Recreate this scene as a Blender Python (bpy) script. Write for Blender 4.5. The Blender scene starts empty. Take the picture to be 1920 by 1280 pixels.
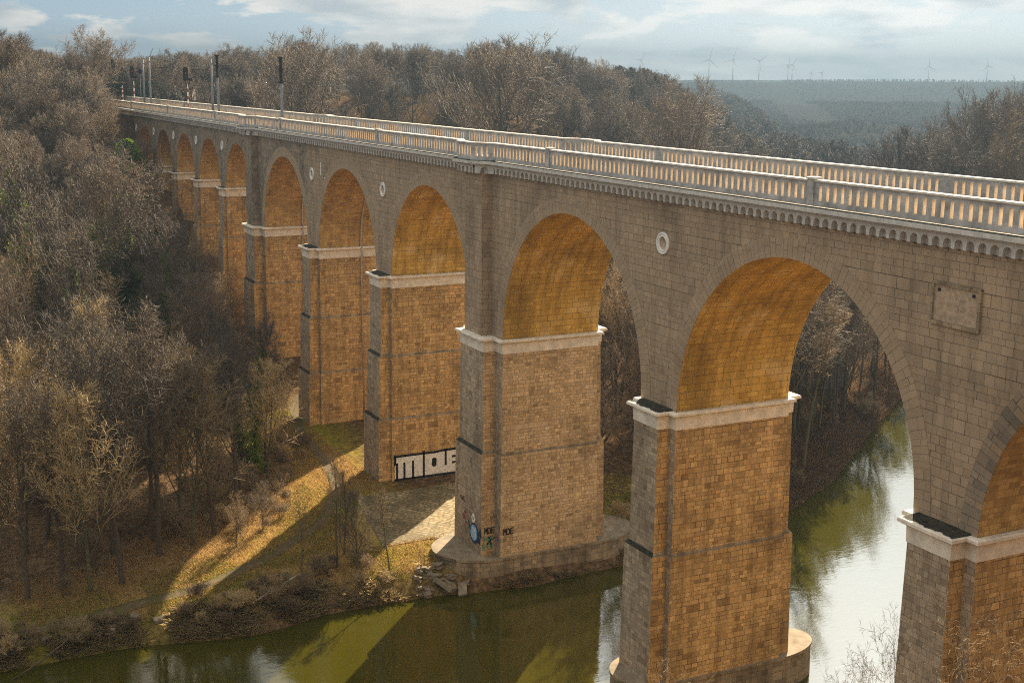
import bpy, math, random
import numpy as np
from mathutils import Vector, Matrix
R = math.radians
random.seed(7); rng = np.random.default_rng(11)
sc = bpy.context.scene
C = sc.collection

# ------------------------------------------------------------------ camera
FPX = 2422.4
CAM = np.array([-44.319, 48.161, 5.539])
pitch, yaw, roll = 0.2024, -0.4628, 0.0085
Fd = np.array([math.cos(yaw)*math.cos(pitch), math.sin(yaw)*math.cos(pitch), -math.sin(pitch)])
Rt = np.cross(Fd, [0, 0, 1]); Rt /= np.linalg.norm(Rt)
Up = np.cross(Rt, Fd)
Rc = Rt*math.cos(roll)+Up*math.sin(roll); Uc = -Rt*math.sin(roll)+Up*math.cos(roll)
cd = bpy.data.cameras.new('camera'); cam = bpy.data.objects.new('camera', cd); C.objects.link(cam)
cam.matrix_world = Matrix(((Rc[0], Uc[0], -Fd[0], CAM[0]), (Rc[1], Uc[1], -Fd[1], CAM[1]), (Rc[2], Uc[2], -Fd[2], CAM[2]), (0, 0, 0, 1)))
cd.sensor_width = 36; cd.lens = FPX/1920*36; cd.clip_start = .1; cd.clip_end = 20000
sc.camera = cam
# ------------------------------------------------------------------ light
SUN_EL, SUN_DIR = R(29.5), np.array([.725, -.689])       # towards the sun
EXPOSURE = 2.0
sd = np.array([SUN_DIR[0]*math.cos(SUN_EL), SUN_DIR[1]*math.cos(SUN_EL), math.sin(SUN_EL)])
sl = bpy.data.lights.new('sun', 'SUN'); sl.energy = 5.0; sl.angle = R(.53); sl.color = (1, .82, .57)
so = bpy.data.objects.new('sun', sl); C.objects.link(so)
so.rotation_euler = Vector(sd).to_track_quat('Z', 'Y').to_euler(); so.location = (0, 0, 200)
w = bpy.data.worlds.new('World'); sc.world = w; w.use_nodes = True
nt = w.node_tree; nt.nodes.clear()
def N(t, **k):
    n = nt.nodes.new(t)
    for a, b in k.items(): setattr(n, a, b)
    return n
L = lambda a, b: nt.links.new(a, b)
sky = N('ShaderNodeTexSky', sky_type='NISHITA', sun_disc=False)
sky.sun_elevation = SUN_EL; sky.sun_rotation = math.atan2(SUN_DIR[0], SUN_DIR[1])
sky.air_density = 1.0; sky.dust_density = 1.2; sky.altitude = 200
tc = N('ShaderNodeTexCoord'); sep = N('ShaderNodeSeparateXYZ'); L(tc.outputs['Generated'], sep.inputs[0])
mx = N('ShaderNodeMath', operation='MAXIMUM'); mx.inputs[1].default_value = 0.0; L(sep.outputs['Z'], mx.inputs[0])
ad = N('ShaderNodeMath', operation='ADD'); ad.inputs[1].default_value = .10; L(mx.outputs[0], ad.inputs[0])
dx = N('ShaderNodeMath', operation='DIVIDE'); L(sep.outputs['X'], dx.inputs[0]); L(ad.outputs[0], dx.inputs[1])
dy = N('ShaderNodeMath', operation='DIVIDE'); L(sep.outputs['Y'], dy.inputs[0]); L(ad.outputs[0], dy.inputs[1])
cb = N('ShaderNodeCombineXYZ'); L(dx.outputs[0], cb.inputs[0]); L(dy.outputs[0], cb.inputs[1])
no = N('ShaderNodeTexNoise'); no.inputs['Scale'].default_value = 7.5; no.inputs['Detail'].default_value = 9; no.inputs['Roughness'].default_value = .56
no.inputs['Distortion'].default_value = .25
cv = N('ShaderNodeVectorMath', operation='MULTIPLY'); L(tc.outputs['Generated'], cv.inputs[0]); cv.inputs[1].default_value = (1, 1, 4.2); L(cv.outputs[0], no.inputs['Vector'])
rp = N('ShaderNodeValToRGB'); rp.color_ramp.elements[0].position = .47; rp.color_ramp.elements[1].position = .515
L(no.outputs['Fac'], rp.inputs['Fac'])
n2 = N('ShaderNodeTexNoise'); n2.inputs['Scale'].default_value = 14; n2.inputs['Detail'].default_value = 6
L(cv.outputs[0], n2.inputs['Vector'])
cc = N('ShaderNodeValToRGB'); cc.color_ramp.elements[0].position = .35; cc.color_ramp.elements[1].position = .6
cc.color_ramp.elements[0].color = (2.45, 2.7, 2.85, 1); cc.color_ramp.elements[1].color = (4.4, 4.25, 4.0, 1)
L(n2.outputs['Fac'], cc.inputs['Fac'])
sk2 = N('ShaderNodeMix', data_type='RGBA'); sk2.inputs[0].default_value = .9      # thin high veil tames the sun-side glare
L(sky.outputs[0], sk2.inputs[6]); sk2.inputs[7].default_value = (1.25, 2.05, 2.85, 1)
mix = N('ShaderNodeMix', data_type='RGBA'); L(rp.outputs[0], mix.inputs[0]); L(sk2.outputs[2], mix.inputs[6]); L(cc.outputs[0], mix.inputs[7])
bg = N('ShaderNodeBackground'); bg.inputs['Strength'].default_value = .057; 
hi_ = N('ShaderNodeMapRange'); hi_.inputs['From Min'].default_value = .07; hi_.inputs['From Max'].default_value = .40; hi_.inputs['To Min'].default_value = 0; hi_.inputs['To Max'].default_value = 1
L(sep.outputs['Z'], hi_.inputs['Value'])                 # sky above the view is brightened and warmed to light the shaded stone
lo_ = N('ShaderNodeMapRange'); lo_.inputs['From Max'].default_value = .065; lo_.inputs['To Min'].default_value = 1.7; lo_.inputs['To Max'].default_value = 1.0; L(sep.outputs['Z'], lo_.inputs['Value'])
hl = N('ShaderNodeMath', operation='MULTIPLY'); hl.inputs[0].default_value = 1.0; L(lo_.outputs[0], hl.inputs[1])
wm2 = N('ShaderNodeMix', data_type='RGBA'); L(hi_.outputs[0], wm2.inputs[0]); wm2.inputs[6].default_value = (1, 1, 1, 1); wm2.inputs[7].default_value = (2.0, 1.75, 1.46, 1)
mv = N('ShaderNodeVectorMath', operation='MULTIPLY'); L(mix.outputs[2], mv.inputs[0]); L(wm2.outputs[2], mv.inputs[1])
sv = N('ShaderNodeVectorMath', operation='SCALE'); L(mv.outputs[0], sv.inputs[0]); L(hl.outputs[0], sv.inputs['Scale']); 
gn = N('ShaderNodeVectorMath', operation='DOT_PRODUCT'); L(tc.outputs['Generated'], gn.inputs[0]); gn.inputs[1].default_value = tuple(sd)      # bright aureole round the sun
g1 = N('ShaderNodeMath', operation='MAXIMUM'); L(gn.outputs['Value'], g1.inputs[0]); g1.inputs[1].default_value = 0
g2_ = N('ShaderNodeMath', operation='POWER'); L(g1.outputs[0], g2_.inputs[0]); g2_.inputs[1].default_value = 34
g3 = N('ShaderNodeVectorMath', operation='SCALE'); g3.inputs[0].default_value = (26, 27, 27); L(g2_.outputs[0], g3.inputs['Scale'])
g4 = N('ShaderNodeVectorMath', operation='ADD'); L(sv.outputs[0], g4.inputs[0]); L(g3.outputs[0], g4.inputs[1]); L(g4.outputs[0], bg.inputs['Color'])
wo = N('ShaderNodeOutputWorld'); L(bg.outputs[0], wo.inputs['Surface'])
sc.view_settings.view_transform = 'Standard'; sc.view_settings.look = 'None'
sc.view_settings.exposure = EXPOSURE; sc.view_settings.gamma = 1; sc.view_settings.use_curve_mapping = False
sc.cycles.max_bounces = 6; sc.cycles.diffuse_bounces = 4; sc.cycles.glossy_bounces = 3; sc.cycles.volume_bounces = 1
sc.cycles.transparent_max_bounces = 4; sc.cycles.caustics_reflective = False
sc.cycles.use_denoising = False; sc.cycles.filter_width = 1.1; sc.cycles.sample_clamp_indirect = 4

def px_of(P):
    d = np.asarray(P, float)-CAM; z = d@Fd
    return 960+FPX*(d@Rc)/z, 640-FPX*(d@Uc)/z, z
def smooth(a, b, x):
    t = np.clip((x-a)/(b-a), 0, 1); return t*t*(3-2*t)

# ------------------------------------------------------------------ materials
def newmat(name):
    m = bpy.data.materials.new(name); m.use_nodes = True; t = m.node_tree; t.nodes.clear()
    o = t.nodes.new('ShaderNodeOutputMaterial'); p = t.nodes.new('ShaderNodeBsdfPrincipled')
    t.links.new(p.outputs[0], o.inputs['Surface']); p.inputs['Specular IOR Level'].default_value = .25
    return m, t, p
def ramp(t, stops, src):
    r = t.nodes.new('ShaderNodeValToRGB'); e = r.color_ramp.elements
    while len(e) < len(stops): e.new(.5)
    for x, (pos, col) in zip(e, stops): x.position = pos; x.color = (*col, 1)
    t.links.new(src, r.inputs['Fac']); return r
def noise(t, scale, detail=5, rough=.55, vec=None, dist=0):
    n = t.nodes.new('ShaderNodeTexNoise'); n.inputs['Scale'].default_value = scale; n.inputs['Detail'].default_value = detail
    n.inputs['Roughness'].default_value = rough; n.inputs['Distortion'].default_value = dist
    if vec is not None: t.links.new(vec, n.inputs['Vector'])
    return n
def mixc(t, a, b, fac=.5, mode='MIX'):
    m = t.nodes.new('ShaderNodeMix'); m.data_type = 'RGBA'; m.blend_type = mode
    for s, v in ((m.inputs[0], fac), (m.inputs[6], a), (m.inputs[7], b)):
        if hasattr(v, 'is_linked'): t.links.new(v, s)
        else: s.default_value = v if isinstance(v, (int, float)) else (*v, 1)
    return m.outputs[2]
def math_(t, op, a, b=None):
    m = t.nodes.new('ShaderNodeMath'); m.operation = op
    for s, v in ((m.inputs[0], a), (m.inputs[1], b)):
        if v is None: continue
        if hasattr(v, 'is_linked'): t.links.new(v, s)
        else: s.default_value = v
    return m.outputs[0]
def bump(t, p, h, strength, dist=.02):
    b = t.nodes.new('ShaderNodeBump'); b.inputs['Strength'].default_value = strength; b.inputs['Distance'].default_value = dist
    t.links.new(h, b.inputs['Height']); t.links.new(b.outputs[0], p.inputs['Normal'])
def plain(name, col, rough=.8, var=.25, scale=3, metal=0, bmp=0):
    m, t, p = newmat(name); p.inputs['Roughness'].default_value = rough; p.inputs['Metallic'].default_value = metal
    g = t.nodes.new('ShaderNodeTexCoord').outputs['Object']
    n = noise(t, scale, 6, .6, g)
    r = ramp(t, [(.3, tuple(c*(1-var) for c in col)), (.7, tuple(c*(1+var) for c in col))], n.outputs['Fac'])
    t.links.new(r.outputs[0], p.inputs['Base Color'])
    if bmp: bump(t, p, n.outputs['Fac'], bmp, .03)
    return m
def stone(name, bw, bh, cols, mortar, msize, joint=.8, stain=.35, streak=.3, wob=.03, bmp=.5, patch=None, rows=True):
    m, t, p = newmat(name); p.inputs['Roughness'].default_value = .9
    uv = t.nodes.new('ShaderNodeUVMap').outputs[0]
    nz = noise(t, .9, 3, .5, uv)
    sub = t.nodes.new('ShaderNodeVectorMath'); sub.operation = 'SUBTRACT'; t.links.new(nz.outputs['Color'], sub.inputs[0]); sub.inputs[1].default_value = (.5, .5, .5)
    sc_ = t.nodes.new('ShaderNodeVectorMath'); sc_.operation = 'SCALE'; t.links.new(sub.outputs[0], sc_.inputs[0]); sc_.inputs['Scale'].default_value = wob
    add = t.nodes.new('ShaderNodeVectorMath'); add.operation = 'ADD'; t.links.new(uv, add.inputs[0]); t.links.new(sc_.outputs[0], add.inputs[1])
    sx_ = t.nodes.new('ShaderNodeSeparateXYZ'); t.links.new(add.outputs[0], sx_.inputs[0])
    yv = math_(t, 'ADD', math_(t, 'ADD', sx_.outputs['Y'], math_(t, 'MULTIPLY', math_(t, 'SINE', math_(t, 'MULTIPLY', sx_.outputs['Y'], 1.9)), .14)), math_(t, 'MULTIPLY', math_(t, 'SINE', math_(t, 'MULTIPLY', sx_.outputs['Y'], 4.7)), .035))
    xv = math_(t, 'ADD', sx_.outputs['X'], math_(t, 'MULTIPLY', math_(t, 'SINE', math_(t, 'MULTIPLY', sx_.outputs['X'], 2.3)), .13))
    cv_ = t.nodes.new('ShaderNodeCombineXYZ'); t.links.new(xv if rows else sx_.outputs['X'], cv_.inputs[0]); t.links.new(yv if rows else sx_.outputs['Y'], cv_.inputs[1])
    def brick(w_, h_, off, fr, sq, sf):
        b = t.nodes.new('ShaderNodeTexBrick'); b.inputs['Scale'].default_value = 1; b.inputs['Brick Width'].default_value = w_
        b.inputs['Row Height'].default_value = h_; b.inputs['Mortar Size'].default_value = msize; b.inputs['Mortar Smooth'].default_value = .25
        b.inputs['Color1'].default_value = (0, 0, 0, 1); b.inputs['Color2'].default_value = (1, 1, 1, 1); b.inputs['Mortar'].default_value = (.5, .5, .5, 1)
        b.offset = off; b.offset_frequency = fr; b.squash = sq; b.squash_frequency = sf
        t.links.new(cv_.outputs[0], b.inputs['Vector']); return b
    b = brick(bw, bh, .37, 2, .72, 3)
    n = len(cols)
    r = ramp(t, [(i/(n-1), c) for i, c in enumerate(cols)], b.outputs['Color'])
    col = r.outputs[0]
    fine = noise(t, 14, 6, .65, uv)
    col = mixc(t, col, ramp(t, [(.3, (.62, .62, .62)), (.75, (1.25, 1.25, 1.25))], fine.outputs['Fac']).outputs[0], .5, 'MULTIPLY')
    big = noise(t, .16, 5, .62, uv, .4)
    col = mixc(t, col, ramp(t, [(.34, (.42, .40, .38)), (.52, (1, 1, 1)), (.72, (1.22, 1.16, 1.06))], big.outputs['Fac']).outputs[0], stain, 'MULTIPLY')
    mp = t.nodes.new('ShaderNodeMapping'); mp.inputs['Scale'].default_value = (1.3, .07, 1); t.links.new(uv, mp.inputs[0])
    st = noise(t, 1.0, 5, .6, mp.outputs[0])
    col = mixc(t, col, ramp(t, [(.36, (.5, .48, .45)), (.55, (1, 1, 1))], st.outputs['Fac']).outputs[0], streak, 'MULTIPLY')
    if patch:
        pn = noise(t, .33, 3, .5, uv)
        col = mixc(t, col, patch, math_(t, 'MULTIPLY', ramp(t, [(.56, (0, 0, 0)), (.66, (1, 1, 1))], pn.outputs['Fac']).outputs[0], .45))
    jn = noise(t, .8, 4, .6, uv)
    jf = math_(t, 'MULTIPLY', b.outputs['Fac'], ramp(t, [(.3, (.25, .25, .25)), (.6, (joint, joint, joint))], jn.outputs['Fac']).outputs[0])
    col = mixc(t, col, mortar, jf)
    t.links.new(col, p.inputs['Base Color'])
    h = math_(t, 'SUBTRACT', math_(t, 'MULTIPLY', fine.outputs['Fac'], .5), b.outputs['Fac'])
    bump(t, p, h, bmp, .03)
    return m
M = {}
M['ashlar'] = stone('ashlar', .78, .47, [(.31, .23, .155), (.37, .275, .185), (.345, .255, .172), (.41, .305, .205), (.33, .245, .165)], (.050, .038, .028), .016, .95, .42, .42)
M['old_ashlar'] = stone('old_ashlar', .62, .40, [(.15, .125, .10), (.26, .20, .14), (.20, .165, .13), (.32, .25, .17), (.23, .18, .13)], (.32, .29, .25), .012, .6, .5, .5)
M['ring'] = stone('voussoir', 1.5, .46, [(.32, .24, .16), (.375, .28, .19), (.35, .26, .176), (.41, .305, .207)], (.04, .033, .028), .014, .95, .3, .2)
M['old_ring'] = stone('old_voussoir', 1.5, .42, [(.17, .14, .11), (.30, .23, .16), (.24, .185, .14), (.36, .25, .15)], (.05, .04, .033), .02, .9, .4, .2)
M['soffit'] = stone('soffit_stone_warmlit', .85, .45, [(.50, .30, .065), (.62, .385, .09), (.56, .345, .08), (.70, .44, .11)], (.075, .04, .014), .016, .95, .65, .6, patch=(.70, .52, .26))  # warm bounced light under the arches is put into this ochre
M['old_soffit'] = stone('old_soffit_stone_warmlit', .62, .34, [(.36, .22, .08), (.52, .33, .12), (.44, .275, .10), (.60, .39, .15), (.31, .19, .075)], (.14, .085, .04), .014, .7, .45, .4)  # older courses, with the same warm bounce put into the colour
M['rubble'] = stone('pier_stone', .60, .35, [(.30, .18, .07), (.58, .37, .155), (.48, .30, .125), (.66, .43, .19), (.53, .33, .14), (.39, .245, .11), (.60, .39, .17)], (.075, .045, .022), .02, .9, .75, .6, .05, .7)
M['rubble_b'] = stone('pier_stone_worn', .52, .30, [(.30, .20, .10), (.60, .42, .235), (.48, .325, .175), (.68, .49, .28), (.54, .37, .205), (.40, .28, .15), (.62, .44, .25)], (.09, .06, .04), .018, .85, .55, .3, .05, .7, (.62, .45, .30))
M['rubble_f'] = stone('pier_stone_skylit', .55, .36, [(.24, .185, .13), (.40, .31, .215), (.33, .25, .175), (.47, .37, .26), (.37, .28, .195)], (.07, .055, .045), .014, .8, .5, .45, .04, .6)  # front faces of the piers: cool skylit shade put into greyer stone
M['foot'] = stone('footing_stone', .8, .42, [(.20, .16, .11), (.33, .25, .16), (.27, .21, .14), (.38, .29, .19)], (.06, .05, .04), .016, .8, .8, .8, .04, .6)
M['slab'] = plain('footing_slab', (.20, .16, .11), .9, .35, .9, 0, .3)
M['impost'] = plain('impost_stone', (.66, .59, .50), .85, .22, 1.3, 0, .15)
M['white'] = plain('cornice_stone', (.47, .455, .43), .85, .22, 2.2, 0, .12)
M['reveal'] = plain('parapet_reveal_lit', (.60, .50, .385), .8, .12, 2)  # cream tone stands in for light bounced between the balusters
M['parapet'] = plain('parapet_concrete', (.34, .335, .325), .85, .42, 1.3, 0, .15)
M['coping'] = plain('coping_stone', (.52, .48, .42), .8, .2, 1.2)
M['moss'] = plain('moss_crust', (.030, .028, .020), .95, .8, 3.5, 0, .6)
M['roundel'] = plain('roundel_stone', (.68, .66, .63), .8, .12, 3)
M['plaque'] = plain('plaque_stone', (.36, .27, .19), .85, .3, 3.5, 0, .5)
M['ballast'] = plain('ballast', (.17, .15, .13), .95, .5, 9, 0, .6)
M['rail'] = plain('rail_steel', (.16, .10, .07), .5, .2, 4, .6)
M['mast'] = plain('galvanised_steel', (.20, .21, .235), .7, .12, 2)
M['black'] = plain('black_paint', (.012, .012, .014), .6, .3, 5)
M['wpaint'] = plain('white_paint', (.72, .69, .64), .8, .25, 4)
M['grey'] = plain('grey_paint', (.33, .30, .28), .8, .2, 4)
M['redpaint'] = plain('red_paint', (.25, .06, .04), .6, .3, 5)
M['bluepaint'] = plain('blue_paint', (.16, .34, .50), .7, .3, 4)
M['navy'] = plain('navy_paint', (.02, .03, .07), .7, .3, 4)
M['greenpaint'] = plain('green_paint', (.14, .30, .20), .8, .35, 5)
M['tealpaint'] = plain('teal_paint', (.03, .16, .15), .8, .35, 5)
M['pink'] = plain('pink_paint', (.35, .10, .13), .8, .35, 5)
M['pipe'] = plain('drainpipe_zinc', (.42, .36, .28), .6, .2, 2)
M['turbine'] = plain('turbine_white', (.80, .81, .82), .5, .04, .1)
M['rock'] = plain('rock', (.165, .13, .095), .9, .4, 1.5, 0, .8)
M['concrete'] = plain('dirty_concrete', (.16, .145, .13), .9, .4, .8, 0, .3)
M['roof'] = plain('roof_red', (.26, .09, .06), .85, .25, 2)
M['render'] = plain('house_render', (.66, .62, .56), .9, .1, 1)
M['pane'] = plain('dark_pane', (.03, .035, .045), .15, .2, 1)
M['bark'] = plain('bark', (.085, .066, .048), .95, .45, 5, 0, .5)
M['bark_green'] = plain('bark_mossy', (.10, .092, .05), .95, .4, 5, 0, .5)
def twigmat(name, a, b, thin=0):
    m, t, p = newmat(name); p.inputs['Roughness'].default_value = .75; p.inputs['Specular IOR Level'].default_value = .35
    oi = t.nodes.new('ShaderNodeObjectInfo'); g = t.nodes.new('ShaderNodeTexCoord').outputs['Object']
    n = noise(t, .9, 4, .6, g)
    f = math_(t, 'ADD', math_(t, 'MULTIPLY', n.outputs['Fac'], .55), math_(t, 'MULTIPLY', oi.outputs['Random'], .55))
    r = ramp(t, [(.3, a), (.8, b)], f); t.links.new(r.outputs[0], p.inputs['Base Color'])
    if thin:                                                # blades and leaves let the low sun through
        tr = t.nodes.new('ShaderNodeBsdfTranslucent'); t.links.new(r.outputs[0], tr.inputs['Color']); ms = t.nodes.new('ShaderNodeMixShader'); ms.inputs[0].default_value = thin
        t.links.new(p.outputs[0], ms.inputs[1]); t.links.new(tr.outputs[0], ms.inputs[2]); t.links.new(ms.outputs[0], t.nodes['Material Output'].inputs['Surface'])
    return m
M['twig'] = twigmat('twigs', (.085, .060, .036), (.34, .235, .125))
M['twig_gold'] = twigmat('twigs_golden', (.15, .108, .055), (.46, .335, .17))
M['twig_grey'] = twigmat('twigs_grey', (.065, .054, .044), (.20, .15, .105))
M['twig_far'] = twigmat('twigs_hazed', (.075, .068, .060), (.16, .135, .105))  # lightness of the haze is put into the grey of far twigs
M['shrub'] = twigmat('shrub_twigs', (.12, .082, .048), (.31, .22, .125))
M['reed'] = twigmat('pale_reeds', (.46, .36, .20), (.70, .57, .36), .4)
M['dry_brown'] = twigmat('brown_grass', (.17, .105, .06), (.36, .24, .145), .3)
M['ivy'] = twigmat('ivy_leaves', (.035, .065, .010), (.19, .27, .03), .4)
M['needles'] = twigmat('needles', (.014, .028, .016), (.035, .06, .03))
M['dry'] = twigmat('dry_grass', (.36, .22, .085), (.64, .42, .18), .45)
M['leaf'] = twigmat('dead_leaves', (.13, .085, .05), (.48, .33, .21), .35)
M['grassb'] = twigmat('green_grass', (.12, .14, .012), (.34, .32, .03), .45)
# ------------------------------------------------------------------ mesh helpers
def tag(o, label=None, cat=None, group=None, kind=None):
    for k, v in (('label', label), ('category', cat), ('group', group), ('kind', kind)):
        if v: o[k] = v
    return o
def empty(name, loc=(0, 0, 0), rz=0, **k):
    o = bpy.data.objects.new(name, None); C.objects.link(o); o.location = loc; o.rotation_euler.z = rz; o.empty_display_size = .2
    return tag(o, **k)
class MB:
    def __init__(s): s.v = []; s.f = []; s.uv = []; s.m = []
    def face(s, pts, uv=None, m=0):
        pts = [tuple(map(float, p)) for p in pts]; i = len(s.v); s.v += pts; s.f.append(list(range(i, i+len(pts)))); s.m.append(m)
        if uv is None:
            a, b, c = np.array(pts[0]), np.array(pts[1]), np.array(pts[2])
            n = np.zeros(3)
            for k in range(len(pts)):
                p, q = np.array(pts[k]), np.array(pts[(k+1) % len(pts)]); n += np.cross(p, q)
            n = np.abs(n)
            if n[2] >= n[0] and n[2] >= n[1]: uv = [(p[0], p[1]) for p in pts]
            elif n[1] >= n[0]: uv = [(p[0]+.21, p[2]) for p in pts]
            else: uv = [(p[1]+.4, p[2]) for p in pts]
        s.uv += list(uv)
    def extrude(s, lo, hi, z0, z1, m=0, mt=None, bottom=True, top=True):
        n = len(lo)
        for k in range(n):
            j = (k+1) % n
            s.face([(*lo[k], z0), (*lo[j], z0), (*hi[j], z1), (*hi[k], z1)], m=m)
        if top: s.face([(*p, z1) for p in hi], m=m if mt is None else mt)
        if bottom: s.face([(*p, z0) for p in reversed(lo)], m=m)
        return s
    def box(s, x0, x1, y0, y1, z0, z1, m=0):
        q = [(x0, y0), (x1, y0), (x1, y1), (x0, y1)]; return s.extrude(q, q, z0, z1, m)
    def beam(s, a, b, wd, dp, m=0):                 # box along a-b, width horizontally, depth vertical-ish
        a = np.array(a, float); b = np.array(b, float); d = b-a; l = np.linalg.norm(d); d /= l
        u = np.cross(d, [0, 0, 1.0]);
        if np.linalg.norm(u) < .05: u = np.array([1., 0, 0])
        u /= np.linalg.norm(u); v = np.cross(u, d)
        c = [(-1, -1), (1, -1), (1, 1), (-1, 1)]
        A = [a+u*wd/2*i+v*dp/2*j for i, j in c]; B = [b+u*wd/2*i+v*dp/2*j for i, j in c]
        for k in range(4): j = (k+1) % 4; s.face([A[k], A[j], B[j], B[k]], m=m)
        s.face(A[::-1], m=m); s.face(B, m=m); return s
    def tube(s, pts, rad, n=8, m=0, cap=True):
        pts = [np.array(p, float) for p in pts]
        rad = rad if hasattr(rad, '__len__') else [rad]*len(pts); rings = []
        u0 = None
        for i, p in enumerate(pts):
            d = pts[min(i+1, len(pts)-1)]-pts[max(i-1, 0)]; d /= np.linalg.norm(d)
            r = np.array([0, 0, 1.]) if abs(d[2]) < .9 else np.array([1., 0, 0])
            u = np.cross(d, r); u /= np.linalg.norm(u); v = np.cross(d, u)
            if u0 is not None and u@u0 < 0: u, v = -u, -v
            u0 = u
            rings.append([p+rad[i]*(u*math.cos(2*math.pi*k/n)+v*math.sin(2*math.pi*k/n)) for k in range(n)])
        for a, b in zip(rings, rings[1:]):
            for k in range(n): s.face([a[k], b[k], b[(k+1) % n], a[(k+1) % n]][::-1], m=m)
        if cap: s.face(rings[0], m=m); s.face(rings[-1][::-1], m=m)
        return s
    def build(s, name, mats, parent=None, smooth_=False, **k):
        me = bpy.data.meshes.new(name); me.from_pydata(s.v, [], s.f)
        ul = me.uv_layers.new(name='UVMap'); ul.data.foreach_set('uv', np.array(s.uv, 'f').ravel())
        for mm in (mats if isinstance(mats, (list, tuple)) else [mats]): me.materials.append(M[mm])
        me.polygons.foreach_set('material_index', s.m)
        import bmesh
        bm = bmesh.new(); bm.from_mesh(me); bmesh.ops.remove_doubles(bm, verts=bm.verts, dist=.0005)
        bmesh.ops.recalc_face_normals(bm, faces=bm.faces); bm.to_mesh(me); bm.free()
        if smooth_: me.shade_smooth()
        o = bpy.data.objects.new(name, me); C.objects.link(o)
        if parent: o.parent = parent
        return tag(o, **k)
def npmesh(name, V, F, mat, parent=None, smooth_=False):
    """V (n,3), F (m,k) index array"""
    me = bpy.data.meshes.new(name); F = np.asarray(F, np.int32); k = F.shape[1]
    me.vertices.add(len(V)); me.vertices.foreach_set('co', np.asarray(V, 'f').ravel())
    me.loops.add(F.size); me.loops.foreach_set('vertex_index', F.ravel())
    me.polygons.add(len(F)); me.polygons.foreach_set('loop_start', np.arange(0, F.size, k, dtype=np.int32))
    me.update(calc_edges=True); me.materials.append(M[mat])
    if smooth_: me.shade_smooth()
    o = bpy.data.objects.new(name, me); C.objects.link(o)
    if parent: o.parent = parent
    return o

# ------------------------------------------------------------------ terrain
WZ = -39.1
LB = np.array([(70, 400), (58, 120), (56, 60), (54.2, 42), (54.5, 33), (52.3, 23), (54, 16), (53.6, 6.5), (52, -2), (53, -12.7), (58, -35), (64.5, -46.7), (81, -68), (93, -84), (148, -126), (225, -200), (330, -310), (406, -392), (560, -560), (900, -700), (3500, -2550)], float)
RB = np.array([(10, 400), (8, 120), (7, 60), (6, 25), (4, 0), (8, -20), (20, -42), (52, -76), (104, -103), (150, -140), (181, -173), (260, -262), (372, -402), (520, -580), (880, -740), (3500, -2600)], float)
def sdist(X, Y, P, side):
    best = np.full(X.shape, 1e9); sg = np.ones(X.shape)
    for a, b in zip(P, P[1:]):
        d = b-a; t = np.clip(((X-a[0])*d[0]+(Y-a[1])*d[1])/(d@d), 0, 1)
        qx, qy = a[0]+t*d[0], a[1]+t*d[1]; r = np.hypot(X-qx, Y-qy)
        cr = d[0]*(Y-a[1])-d[1]*(X-a[0]); m = r < best-1e-9
        best = np.where(m, r, best); sg = np.where(m, np.sign(cr)*side, sg)
    return best*sg
def vnoise(X, Y, s, seed=0):
    X = X/s; Y = Y/s; i = np.floor(X); j = np.floor(Y); fx = X-i; fy = Y-j; fx = fx*fx*(3-2*fx); fy = fy*fy*(3-2*fy)
    def h(a, b):
        q = np.sin(a*127.1+b*311.7+seed*17.3)*43758.5453; return q-np.floor(q)
    return (h(i, j)*(1-fx)+h(i+1, j)*fx)*(1-fy)+(h(i, j+1)*(1-fx)+h(i+1, j+1)*fx)*fy
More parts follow.
